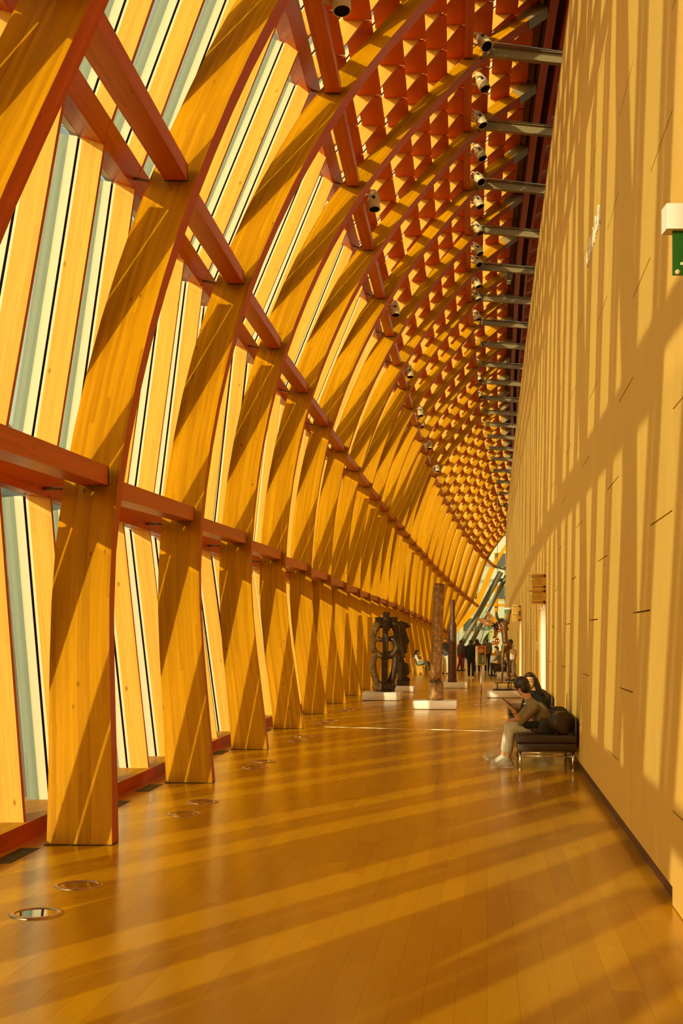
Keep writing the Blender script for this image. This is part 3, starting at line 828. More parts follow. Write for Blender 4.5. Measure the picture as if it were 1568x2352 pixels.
# small sensors on the struts
t = thing('motion_camera', 'small dark camera clamped on a steel strut over the wall', 'camera', unproj(1168, 637, 40.0))
boxm('camera_body', (-.10,-.08,-.10), (.10,.08,.08), M['steel'], t, .02); lathe('camera_lens', [(.06,0),(.06,.10),(0,.1)], M['chrome'], t, 14, (0,0,-.10), (0,0,-1)); tube('camera_clamp', [(0,0,.08),(0,.05,.24)], .03, M['black'], t)

# ------------------------------------------------------------------ signs and lettering
M['signwood'] = mat('sign panel', (.66, .40, .06), .5)
M['signink'] = mat('dark plum lettering', (.05, .004, .02), .6)
M['signgrey'] = mat('brown lettering', (.20, .085, .02), .6)
M['exitgreen'] = mat('exit sign green', (.010, .095, .008), .35)
M['exitlime'] = mat('exit sign pictogram', (.62, .80, .38), .4)
def text(name, body, size, m, parent, loc, rot, ext=.0006, align='RIGHT', bold=0.0):
    c = bpy.data.curves.new(name, 'FONT'); c.body = body; c.size = size; c.extrude = ext; c.align_x = align; c.offset = bold
    c.resolution_u = 3
    o = bpy.data.objects.new('t', c); COL.objects.link(o)
    me = bpy.data.meshes.new_from_object(o.evaluated_get(bpy.context.evaluated_depsgraph_get())); bpy.data.objects.remove(o); bpy.data.curves.remove(c)
    me.name = name; me.materials.clear(); me.materials.append(m); o = bpy.data.objects.new(name, me); o.location = loc; o.rotation_euler = rot
    return link(o, parent)
def flat(name, pts, th, m, parent):
    """flat shape in the x-z plane facing the camera side"""
    n = len(pts); V = [(x, 0, z) for x, z in pts] + [(x, -th, z) for x, z in pts]
    Fc = [tuple(range(n)), tuple(range(2*n-1, n-1, -1))] + [(i, i+n, (i+1) % n + n, (i+1) % n) for i in range(n)]
    return mk(name, V, Fc, m, parent)
def arrow(parent, x, z, s, m, name='arrow'):
    flat(name, [(x-s, z-.16*s), (x+.05*s, z-.16*s), (x-.15*s, z-.62*s), (x+.25*s, z-.62*s), (x+s, z), (x+.25*s, z+.62*s), (x-.15*s, z+.62*s), (x+.05*s, z+.16*s), (x-s, z+.16*s)], .003, m, parent)
LINES = [("Thomson Collection", 1, 0, 1), ("of Canadian Art", 1, 0, 0), ("Emily Carr", 0, .3, 0), ("Cornelius Krieghoff", 0, 0, 0), ("Tom Thomson", 0, 0, 0), ("Group of Seven", 0, 0, 0), ("Main Entrance", 1, .9, 1),
         ("Collection Thomson", 1, 1.9, 1), ("d'art canadien", 1, 0, 0), ("Emily Carr", 0, .3, 0), ("Cornelius Krieghoff", 0, 0, 0), ("Tom Thomson", 0, 0, 0), ("Groupe des Sept", 0, 0, 0), ("Entr\u00e9e principale", 1, .9, 1)]
def dirsign(d, x0, x1, y0, y1, label):
    a = unproj(x0, y1, d); b = unproj(x1, y0, d); w, h = b.x-a.x, b.z-a.z
    t = thing('direction_sign', label, 'sign', (a.x, d, a.z), 0)
    boxm('sign_panel', (0, 0, 0), (w + .02, .022, h), M['signwood'], t)
    u = h/20.6; z = h - 1.75*u
    for s, b_, skip, arr in LINES:
        z -= skip*u
        text('lettering', s, u*1.12, M['signink'] if b_ else M['signgrey'], t, (w*.74, -.0012, z), (PI/2, 0, 0), bold=.0007 if b_ else 0)
        if arr: arrow(t, w*.855, z+.34*u, .05*w/.26, M['signink'])
        z -= 1.03*u
    return t
dirsign(24.1, 1222, 1253, 1318, 1388, 'larger directory sign with black arrows above the nearer bright doorway')
dirsign(42.3, 1175, 1195, 1390, 1427, 'smaller, farther directory sign above the second doorway')
def exit_sign(d, xl, yt, yb, w, label, boxh):
    a = unproj(xl, yb, d); b = unproj(xl, yt, d); h = b.z-a.z
    t = thing('exit_sign', label, 'sign', (a.x, d, a.z), 0)
    boxm('light_box', (-.035, -.03, h), (w+.03, .06, h+boxh), M['white'], t)
    boxm('sign_plate', (0, 0, 0), (w, .014, h), M['exitgreen'], t)
    s = h; g = M['exitlime']
    cx, cz = .25*w+.003, .5*h
    V, Fc = lathe_vf([(.075*s, 0), (.075*s, .003), (0, .003)], 20, (cx+.02*s, 0, cz+.29*s), (0, -1, 0)); mk('pictogram', V, Fc, g, t)
    for pts in ([(-.06,.20),(.10,.16),(.06,-.06),(-.10,-.02)], [(-.06,.20),(-.22,.10),(-.25,-.04),(-.19,-.05),(-.15,.06),(-.03,.12)], [(.08,.16),(.20,.05),(.29,.10),(.26,.14),(.20,.11),(.10,.21)],
                [(.06,-.06),(.17,-.18),(.13,-.38),(.06,-.37),(.09,-.20),(-.04,-.06)], [(-.10,-.02),(-.07,-.16),(-.17,-.28),(-.32,-.28),(-.32,-.22),(-.20,-.22),(-.14,-.14),(-.16,-.02)]):
        flat('pictogram', [(cx+p[0]*s, cz+p[1]*s) for p in pts], .003, g, t)
    flat('pictogram', [(.50*w, .12*h), (.53*w, .12*h), (.53*w, .88*h), (.50*w, .88*h)], .003, g, t)
    arrow(t, .76*w, .5*h, .16*w, g)
    lathe('screw', [(.011*s/.19, 0), (.011*s/.19, .004), (0, .004)], M['cream'], t, 10, (.055*w, 0, .06*h), (0,-1,0))
    return t
exit_sign(5.5, 1545, 530, 631, .36, 'green exit sign under a pale light box, cut by the frame edge', .11)
exit_sign(56.5, 1158.5, 1400, 1408, .30, 'tiny green exit sign with arrow beside the raised arm', .085)
wl = thing('wall_lettering', 'raised white lettering high on the veneered wall', 'lettering', (wx(14.15), 14.15, 5.74))
lt = text('letters', 'Galleria Italia', .325, M['white'], wl, (-.006, 0, 0), (0,0,0), ext=.005, align='LEFT', bold=.001)
lt.rotation_mode = 'QUATERNION'
mx_ = Matrix(((-.1145, 0, -.9934), (-.9934, 0, .1145), (0, 1, 0)))
lt.rotation_quaternion = mx_.to_quaternion()
# switch plate beside the doorway
sp = unproj(1234, 1483, 28.3)
t = thing('switch_plate', 'small white switch box on the wall beside the near doorway', 'switch', (wx(28.3), 28.3, sp.z))
boxm('plate', (-.03, -.09, -.10), (.0, .09, .10), M['white'], t, .006); boxm('rocker', (-.04, -.03, -.05), (-.03, .03, .05), M['frame'], t)

# ------------------------------------------------------------------ poster stand
p = floor_at(1104.5, 1617.5)
t = thing('poster_stand', 'steel post stand holding a framed red and green poster', 'sign', p)
H_ = EYE + (HY-1484)/F*p.y; Hb = EYE + (HY-1528)/F*p.y
lathe('base_disc', [(.17, 0), (.17, .008), (.15, .014), (.0, .018)], M['chrome'], t, 32)
tube('post', [(0,0,.015), (0,0,Hb+.05)], .024, M['chrome'], t, 14)
wv = 19*p.y/F
x0 = (1096-1104.5)*p.y/F
boxm('poster_frame', (x0, -.035, Hb), (x0+wv, -.005, H_), M['mullion'], t)
boxm('side_board', (x0-.045, -.005, Hb), (x0, .02, H_+.003), M['white'], t)
M['posterred'] = mat('poster red', (.36, .02, .012), .5); M['postergreen'] = mat('poster green', (.10, .15, .06), .5); M['posterface'] = mat('poster ochre', (.55, .27, .08), .5); M['posterdark'] = mat('poster dark', (.03, .02, .02), .5)
hz = H_-Hb
boxm('poster_print', (x0+.022, -.038, Hb+.02), (x0+wv-.022, -.035, Hb+.56*hz), M['postergreen'], t)
boxm('poster_print', (x0+.022, -.038, Hb+.56*hz), (x0+wv-.022, -.035, H_-.02), M['posterred'], t)
V, Fc = ell_vf((x0+wv*.45, -.038, Hb+.75*hz), (.062, .002, .066), 18, 8); mk('poster_print', V, Fc, M['posterface'], t)
V, Fc = ell_vf((x0+wv*.55, -.039, Hb+.60*hz), (.055, .002, .03), 18, 8); mk('poster_print', V, Fc, M['posterdark'], t)
for k, (a, b) in enumerate(((.12, .50), (.22, .38))): boxm('poster_print', (x0+wv*(.60-.0*k)+k*.02, -.0395, Hb+a*hz), (x0+wv*.66+k*.02, -.038, Hb+b*hz), M['frame'], t)

# ------------------------------------------------------------------ benches
def bench(d0, xoff, label):
    Lb, Db = 1.86, .735
    rz = -math.atan(.1153)
    org = Vector((wx(d0) - xoff, d0, 0))
    t = thing('bench', label, 'bench', org, rz, 'leather benches along the wall')
    # local: y along the wall, x from -Db (front) to 0 (wall)
    c1 = boxm('seat_cushion', (-Db, 0, .335), (-.005, Lb, .438), M['leather'], t); bev(c1, .022, 3)
    c2 = boxm('lower_cushion', (-Db+.005, .004, .232), (-.008, Lb-.004, .336), M['leather'], t); bev(c2, .02, 3)
    bk = boxm('back_panel', (-.034, .01, .436), (-.004, Lb-.01, .64), M['leather'], t); bev(bk, .012, 3)
    for y in (.07, 1.30):
        bx_, by_ = -.137, y-.03; ax = Vector((-.50, .87, 0)).normalized(); R_ = .140
        V, Fc = lathe_vf([(.0, 0), (R_*.86, 0), (R_*.96, .007), (R_, .018), (R_, .17), (R_*.96, .182), (R_*.86, .19), (0, .19)], 36, (bx_, by_, .438+R_), ax)
        b = mk('bolster', V, Fc, M['leather'], t, None, True)
        _, s1, t1 = frame_of(ax)
        for s in (.007, .182):
            V, Fc = tube_vf([Vector((bx_, by_, .438+R_)) + ax*s + (s1*math.cos(a)+t1*math.sin(a))*R_*.965 for a in np.linspace(0, 2*PI, 33)], .004, 6, False); mk('piping', V, Fc, M['leather'], b, None, True)
    for x in (-Db+.045, -.05):
        for y in (.06, Lb-.06 if Lb < 1.7 else 1.62):
            tube('leg', [(x, y, .0), (x, y, .235)], .0165, M['chrome'], t, 14)
            lathe('foot', [(.024, 0), (.024, .006), (.017, .010)], M['chrome'], t, 14, (x, y, 0))
    for y in (.06, 1.62):
        for z in (.215, .175): tube('rail', [(-Db+.045, y, z), (-.05, y, z)], .008, M['chrome'], t, 10)
    for x in (-Db+.045, -.05): tube('rail', [(x, .06, .215), (x, 1.62, .215)], .009, M['chrome'], t, 10)
    return t
bench1 = bench(15.32, .02, 'nearest black leather bench with bolsters and chrome legs, couple seated')
bench(21.0, .02, 'second black leather bench, just beyond the seated couple')
bench(51.6, .15, 'far black bench behind the bronze figure, a person seated on it')

# ------------------------------------------------------------------ plinths and sculptures
def plinth(x0, x1, yt, yb, label, depth=.85, rz=-.115):
    a, b = floor_at(x0, yb), floor_at(x1, yb); w = b.x-a.x; h = EYE + (HY-yt)/F*a.y
    t = thing('plinth', label, 'plinth', a, rz)
    bx = boxm('plinth_body', (0, 0, .012), (w, depth, h), M['white'], t); bev(bx, .004, 1)
    boxm('recessed_base', (.015, .015, 0), (w-.015, depth-.015, .014), M['gap_strip'], t)
    return a, w, h
def wrap(acc_fn): return acc_fn
# 1: tall open work bronze, undulating bands about a dark spine
a, w, h = plinth(831.6, 919, 1590.5, 1609, 'low white plinth under the open work bronze')
d = a.y + .45; s = d/F/5.6
def zp(x, y, dy=0.0): return Vector((((820 + x/5.6)-CX)/F*d, d+dy, EYE + (HY-(1320+y/5.6))/F*d))
base_z = h
sc = thing('openwork_sculpture', 'dark open work bronze sculpture of looping bands around a spine', 'sculpture', (zp(350, 0).x, d, base_z))
O = Vector(sc.location)
def sa(items, ry_=1.0):
    A = Acc()
    for it in items:
        P = [zp(*q[:2]) for q in it[0]]; r = it[1]; dy = it[2] if len(it) > 2 else 0
        for i in range(len(P)-1):
            r0 = r[i] if isinstance(r, list) else r; r1 = r[i+1] if isinstance(r, list) else r
            A.add(*caps_vf(P[i]-O+Vector((0,dy,0)), r0*s*1.22, P[i+1]-O+Vector((0,dy,0)), r1*s*1.22))
    return A
left = [([(262,640),(228,720),(205,780),(222,830),(200,900),(205,960),(240,1010),(215,1070),(200,1140),(205,1230),(232,1330),(250,1400),(258,1510)], [44,38,30,30,34,38,34,34,36,38,36,36,40]),
        ([(250,820),(330,845)], 26), ([(250,1010),(320,1050)], 34), ([(258,1440),(330,1440)], 60)]
o = organic('looping_band', sa(left), M['bronzelit'], sc, .016, 3, zmin=0)  # highlight on the left band is put into a brighter bronze colour
right = [([(480,640),(505,720),(512,790),(470,830),(500,890),(512,950),(470,1010),(495,1070),(490,1150),(470,1260),(440,1370),(430,1510)], [46,36,32,34,36,40,36,36,36,36,38,44]),
         ([(470,825),(390,825)], 26), ([(470,1020),(380,1040)], 42), ([(420,1430),(340,1440)], 66)]
organic('looping_band', sa(right), M['bronze'], sc, .016, 3, zmin=0)
spine = Acc()
def slab(x0, y0, x1, y1, dy0, dy1):
    p, q = zp(x0, y1)-O, zp(x1, y0)-O; p.z = max(p.z, .001)
    spine.add(*hexa([(p.x, dy0, p.z), (q.x, dy0, p.z), (q.x, dy1, p.z), (p.x, dy1, p.z)], [(p.x, dy0, q.z), (q.x, dy0, q.z), (q.x, dy1, q.z), (p.x, dy1, q.z)]))
slab(330, 480, 415, 720, -.16, .10); slab(322, 700, 402, 1100, -.15, .10); slab(310, 1080, 392, 1515, -.14, .12)
slab(232, 545, 520, 690, -.08, .16)
o = spine.build('spine', M['bronze'], sc); bev(o, .012, 2)
# 2: profile head behind it
a, w, h2 = plinth(905.7, 949, 1576, 1590, 'white plinth behind the open work bronze')
d = a.y + .42
def zq(x, y): return Vector((((820 + x/5.6)-CX)/F*d, d, EYE + (HY-(1320+y/5.6))/F*d))
s2 = thing('head_sculpture', 'dark bronze head in profile with flat brim, behind the open work bronze', 'sculpture', (zq(590,0).x, d, h2)); O2 = Vector(s2.location)
def extr(name, pts, dy, m, par, Ofs, f):
    P = [f(*p)-Ofs for p in pts]; n = len(P)
    V = [(p.x, -dy, p.z) for p in P] + [(p.x, dy, p.z) for p in P]
    Fc = [tuple(range(n)), tuple(range(2*n-1, n-1, -1))] + [(i, i+n, (i+1)%n+n, (i+1)%n) for i in range(n)]
    o = mk(name, V, Fc, m, par)
    bm = bmesh.new(); bm.from_mesh(o.data); bmesh.ops.recalc_face_normals(bm, faces=bm.faces); bm.to_mesh(o.data); bm.free()
    return o
extr('brim', [(480,610),(560,592),(640,620),(690,672),(620,694),(540,690),(470,700)], .17, M['bronze'], s2, O2, zq)
extr('head', [(500,690),(620,690),(640,780),(672,860),(655,890),(640,920),(650,945),(636,962),(640,1000),(600,1020),(620,1050),(590,1095),(520,1120),(490,1000),(485,800)], .15, M['bronze'], s2, O2, zq)
A = Acc()
for (x0,y0,r0,x1,y1,r1) in ((560,1080,40,575,1140,48),(575,1140,48,580,1250,56),(580,1250,56,575,1350,62),(530,1140,30,520,1230,34),(640,1160,24,645,1260,30),(600,1330,50,650,1350,34)):
    A.add(*caps_vf(zq(x0,y0)-O2, r0*d/F/5.6, zq(x1,y1)-O2, r1*d/F/5.6))
organic('torso', A, M['bronze'], s2, .02, 3, zmin=0)
p = zq(508, 1432)-O2; q = zq(668, 1362)-O2
boxm('block', (p.x, -.2, 0), (q.x, .2, q.z), M['bronze'], s2)
# 3: tall leaning column with ring joint
a, w, h3 = plinth(947, 1046.6, 1610, 1629.6, 'low white plinth under the tall gold brown column')
d = a.y + .42
def zr(x, y): return Vector(((x-CX)/F*d, d, EYE + (HY-y)/F*d))
c3 = thing('column_sculpture', 'tall gold brown bronze column with ring joint and flared foot', 'sculpture', (zr(999,0).x, d, h3)); O3 = Vector(c3.location)
def lean_lathe(name, rows, m, par, O_, n=28, top=True, warp=0.0):
    V=[]; Fc=[]
    for k, (y, xa, xb) in enumerate(rows):
        pa, pb = zr(xa, y)-O_, zr(xb, y)-O_; c = (pa+pb)/2; r = (pb.x-pa.x)/2
        for j in range(n):
            an = 2*PI*j/n; V.append((c.x+r*math.cos(an), r*math.sin(an), c.z + warp*math.cos(an)))
    for i in range(len(rows)-1):
        for j in range(n): Fc.append((i*n+j, i*n+(j+1)%n, (i+1)*n+(j+1)%n, (i+1)*n+j))
    Fc.append(tuple(range(n-1,-1,-1))); Fc.append(tuple(range((len(rows)-1)*n, len(rows)*n)))
    o = mk(name, [(v[0], v[1], max(v[2], 0)) for v in V], Fc, m, par); 
    for f in o.data.polygons: f.use_smooth = len(f.vertices) == 4
    bm = bmesh.new(); bm.from_mesh(o.data); bmesh.ops.recalc_face_normals(bm, faces=bm.faces); bm.to_mesh(o.data); bm.free()
    return o
ys = np.linspace(1562, 1350, 12)
lean_lathe('shaft', [(y, np.interp(y, [1346,1562], [996.5,986.5]), np.interp(y, [1346,1562], [1020.5,1012.5])) for y in ys], M['bronzebrown'], c3, O3)
V, Fc = lathe_vf([(12*d/F, 0), (12*d/F, .10), (11*d/F, .10), (10.5*d/F, .03), (0, .03)], 28, zr(1008.5, 1351)-O3, (.12, .05, 1)); mk('hollow_top', V, Fc, M['bronzebrown'], c3, None, True)
lean_lathe('foot_drum', [(1608,979,1019),(1600,981.5,1018.5),(1590,983.5,1018),(1567,985,1018)], M['bronzebrown'], c3, O3)
lean_lathe('ring_joint', [(1568,988,1014),(1566,986,1014.5),(1563,986,1014.5),(1561,988,1012)], M['bronze'], c3, O3)
# 4: dark stepped column
a, w, h4 = plinth(1013, 1071.5, 1567.6, 1581, 'grey white plinth under the dark stepped column')
d = a.y + .40
c4 = thing('stepped_column', 'dark red brown column, narrower in its upper third', 'sculpture', (zr(1039,0).x, d, h4)); O4 = Vector(c4.location)
lean_lathe('column_shaft', [(1567,1027.5,1050),(1560,1028.5,1048.5),(1440,1029,1048),(1434,1030,1047.5),(1428,1033,1045),(1425,1033.5,1044.5),(1379,1034,1044),(1377,1035,1043)], M['colbronze'], c4, O4, 12)
# 5: slim striding figure on a slight trestle
a, w, h5 = plinth(1117.8, 1197, 1587, 1603, 'white plinth under the bronze figure')
d = a.y + .40
f5 = thing('bronze_figure', 'slim brown bronze figure with one raised arm on a thin trestle', 'sculpture', (zr(1160,0).x, d, h5)); O5 = Vector(f5.location)
boxm('base_plate', (zr(1133,0).x-O5.x, -.22, 0), (zr(1186,0).x-O5.x, .22, .035), M['shoe'], f5)
zt = (zr(0,1568.5)-O5).z
for x in (1141.5, 1165.5, 1172.5): tube('trestle_leg', [(zr(x,0).x-O5.x, -.06, .03), (zr(x,0).x-O5.x, -.06, zt)], .010, M['shoe'], f5, 8)
for x in (1143, 1170): tube('trestle_leg', [(zr(x,0).x-O5.x, .14, .03), (zr(x,0).x-O5.x, .14, zt)], .010, M['shoe'], f5, 8)
boxm('trestle_top', (zr(1136,0).x-O5.x, -.10, zt-.012), (zr(1178,0).x-O5.x, .18, zt+.006), M['shoe'], f5)
A = Acc()
def seg(x0,y0,r0,x1,y1,r1,dy0=0,dy1=0):
    A.add(*caps_vf(zr(x0,y0)-O5+Vector((0,dy0,0)), r0*d/F, zr(x1,y1)-O5+Vector((0,dy1,0)), r1*d/F))
seg(1152,1567,2.0,1153,1540,2.6,-.06,-.05); seg(1153,1540,2.6,1153,1520,3.4,-.05,-.04); seg(1153,1520,3.4,1156,1485,5.4,-.04,0); seg(1149,1568,1.6,1153,1566,2)
seg(1170.5,1568,2.0,1170,1545,2.6,.10,.09); seg(1170,1545,2.6,1168,1522,3.4,.09,.06); seg(1168,1522,3.4,1165,1488,6.2,.06,.02)
seg(1157,1484,6,1166,1482,8.5); seg(1168,1481,7.5,1170,1486,7.0,.02,.02); seg(1160,1474,7.5,1158,1455,7.2); seg(1158,1455,7.2,1157,1438,8.5); seg(1152,1432,6,1164,1430,6); seg(1155,1444,7,1162,1444,6.5)
seg(1165,1430,4.6,1168,1415,3.2); seg(1168,1415,3.2,1170,1408,2.8); seg(1169,1408,3.2,1172,1405,2.6); seg(1171,1404,1.4,1168,1401,1.2); seg(1173,1405,1.3,1173,1401,1.1)
organic('figure_body', A, M['figurebronze'], f5, .014, 4, zmin=zt+.006)
# 6: big blown glass flower hanging beyond the figure
M['petalgold'] = mat('gold glass', (.62, .30, .02), .15, coat=.6); M['petalgreen'] = mat('green glass', (.16, .30, .16), .12, coat=.8); M['petallime'] = mat('lime glass', (.42, .50, .12), .15, coat=.8); M['petaldark'] = mat('dark green glass', (.04, .07, .04), .15, coat=.8)
M['copper'] = mat('copper', (.55, .22, .08), .2, 1.0); M['maroon'] = mat('maroon glass', (.10, .012, .008), .2, coat=.5)
d = 46.0
def zf(x, y, dy=0): return Vector(((x-CX)/F*d, d+dy, EYE + (HY-y)/F*d))
fl = thing('glass_flower', 'hanging glass flower with gold and green petals behind the figure', 'sculpture', zf(1136,1437)); OF = Vector(fl.location)
def petal(x0,y0,x1,y1,wd,m,dy=0.0,cup=.25):
    P0, P1 = zf(x0,y0)-OF, zf(x1,y1,dy)-OF; dv = P1-P0; s_ = Vector((-dv.z, 0, dv.x)).normalized(); nrm = Vector((0,-1,0))
    V=[]; Fc=[]; n, k = 12, 6; wd = wd*d/F
    for i in range(n+1):
        t_ = i/n; wl_ = wd*math.sin(PI*min(1, .08+t_*.92))**.8*(1-.25*t_)
        for j in range(k+1):
            u = j/k*2-1; V.append(P0+dv*t_ + s_*(u*wl_) + nrm*(cup*wl_*(u*u) - .10*math.sin(PI*t_)))
    for i in range(n):
        for j in range(k): q_ = i*(k+1)+j; Fc.append((q_, q_+1, q_+k+2, q_+k+1))
    o = mk('petal', V, Fc, m, fl, None, True)
    mo = o.modifiers.new('t', 'SOLIDIFY'); mo.thickness = .02
    return o
petal(1138,1432,1114,1404,7,M['petalgold'],-.3); petal(1134,1437,1093,1421,7.5,M['petalgold'],-.4); petal(1132,1441,1097,1446,6,M['petalgreen'],-.3); petal(1132,1448,1121,1470,7,M['petallime'],-.2); petal(1128,1450,1106,1482,5,M['petaldark'],.1)
petal(1143,1426,1140,1403,4,M['petaldark'],.1); petal(1132,1431,1108,1418,3,M['petalgreen'],.2)
A = Acc()
for k in range(18):
    an = k*2.4; A.add(*caps_vf((0,0,0), .02, Vector((math.cos(an)*.16, -.12*(k%3), math.sin(an)*.16)), .012, 6, 2))
    A.add(*caps_vf(zf(1149,1428)-OF, .02, zf(1149,1428)-OF+Vector((math.cos(an)*.12, -.1*(k%3), math.sin(an)*.14)), .012, 6, 2))
A.build('stamens', M['black'], fl, True)
A = Acc(); A.add(*caps_vf(zf(1140,1442)-OF, .10, zf(1137,1462)-OF, .06)); A.add(*caps_vf(zf(1133,1464)-OF, .04, zf(1140,1450)-OF, .05)); organic('calyx', A, M['maroon'], fl, .02, 3)
for (x, y, r) in ((1147,1437,.10),(1149,1443,.12),(1145,1449,.06),(1141,1473,.10),(1132,1477,.07),(1140,1478,.06)):
    V, Fc = ell_vf(zf(x,y,-.1)-OF, (r, r*.8, r)); mk('copper_bulb', V, Fc, M['copper'], fl, None, True)
tube('hanger', [(.1,.05,.2), (.1,.05,9.0)], .01, M['rod'], fl, 6)
tube('stem', [zf(1139,1445)-OF, zf(1143,1465)-OF, zf(1141,1472)-OF], .03, M['copper'], fl, 8)

# ------------------------------------------------------------------ people
def cloth(name, rgb, var=.12): return mat(name, rgb, .85, bump=.25, bscale=14, var=var, vscale=18)
UP = Vector((0,0,1))
def add_hand(A, w, d, palm, thumb, s=1.0, curl=.35, fr=.0085):
    """palm and five separate fingers; d points along the hand, palm is the palm's normal, thumb the side of the thumb"""
    d = Vector(d).normalized(); palm = Vector(palm); palm = (palm - d*palm.dot(d)).normalized()
    th = d.cross(palm); th = th if th.dot(Vector(thumb)) > 0 else -th
    w = Vector(w)
    for u in (-.024, -.008, .008, .024):
        A.add(*caps_vf(w + th*u*.55*s, .016*s, w + d*.078*s + th*u*1.05*s, .0135*s, 8, 3))
    for u, L_ in ((-.030, .058), (-.011, .072), (.010, .078), (.029, .070)):
        p = w + d*.080*s + th*u*s; c = 0
        for k, f in enumerate((.48, .30, .24)):
            c += curl*(.6+.5*k); q = p + (d*math.cos(c) + palm*math.sin(c))*L_*f*s
            A.add(*caps_vf(p, fr*s*(1-.10*k), q, fr*s*(.92-.10*k), 8, 3)); p = q
    p = w + d*.018*s + th*.026*s
    for f, sd in ((.040, .9), (.030, .55)):
        q = p + (d*(1-sd*.35) + th*sd*.75 + palm*.35).normalized()*f*s
        A.add(*caps_vf(p, .0115*s, q, .0095*s, 8, 3)); p = q
def head_shape(A, c, f, up, s):
    """skull, jaw, nose, ears; f is where the face looks"""
    f = Vector(f).normalized(); up = (Vector(up) - f*Vector(up).dot(f)).normalized(); r = f.cross(up)
    R = Matrix((r, f, up)).transposed()
    A.add(*ell_vf(c + up*.020*s, (.073*s, .092*s, .088*s), 18, 12, R))
    A.add(*ell_vf(c + f*.022*s - up*.040*s, (.056*s, .066*s, .072*s), 16, 10, R))
    A.add(*ell_vf(c + f*.060*s - up*.088*s, (.026*s, .022*s, .020*s), 12, 8, R))
    A.add(*caps_vf(c + f*.088*s + up*.008*s, .008*s, c + f*.107*s - up*.026*s, .0125*s, 8, 3))
    A.add(*caps_vf(c + f*.084*s - up*.056*s - r*.014*s, .010*s, c + f*.084*s - up*.056*s + r*.014*s, .010*s, 8, 3))
    for sg in (-1, 1): A.add(*ell_vf(c + r*sg*.074*s - f*.005*s - up*.012*s, (.010*s, .019*s, .030*s), 10, 8, R))
    return R, r, f, up
def face_parts(root, c, r, f, up, s, O):
    wm = M.setdefault('eyewhite', mat('eye white', (.75, .68, .60), .3)); im = M.setdefault('iris', mat('dark iris', (.02, .01, .006), .2)); lm = M.setdefault('lips', mat('lips', (.42, .12, .08), .5))
    for sg in (-1, 1):
        e = c + f*.083*s + r*sg*.031*s + up*.006*s - O
        V, Fc = ell_vf(e, (.0135*s, .012*s, .0075*s), 10, 8, Matrix((r, f, up)).transposed()); eo = mk('eye', V, Fc, wm, root, None, True)
        V, Fc = ell_vf(e + f*.0085*s, (.006*s, .0045*s, .0062*s), 10, 8, Matrix((r, f, up)).transposed()); mk('iris', V, Fc, im, eo, None, True)
        tube('eyebrow', [e + up*.018*s - r*sg*.016*s + f*.004*s, e + up*.023*s + f*.004*s, e + up*.017*s + r*sg*.020*s - f*.006*s], .0032*s, M['hair'], root, 6)
    tube('mouth', [c + f*.088*s - up*.056*s - r*.020*s - O, c + f*.097*s - up*.055*s - O, c + f*.088*s - up*.056*s + r*.020*s - O], [.004*s, .0075*s, .004*s], lm, root, 8)
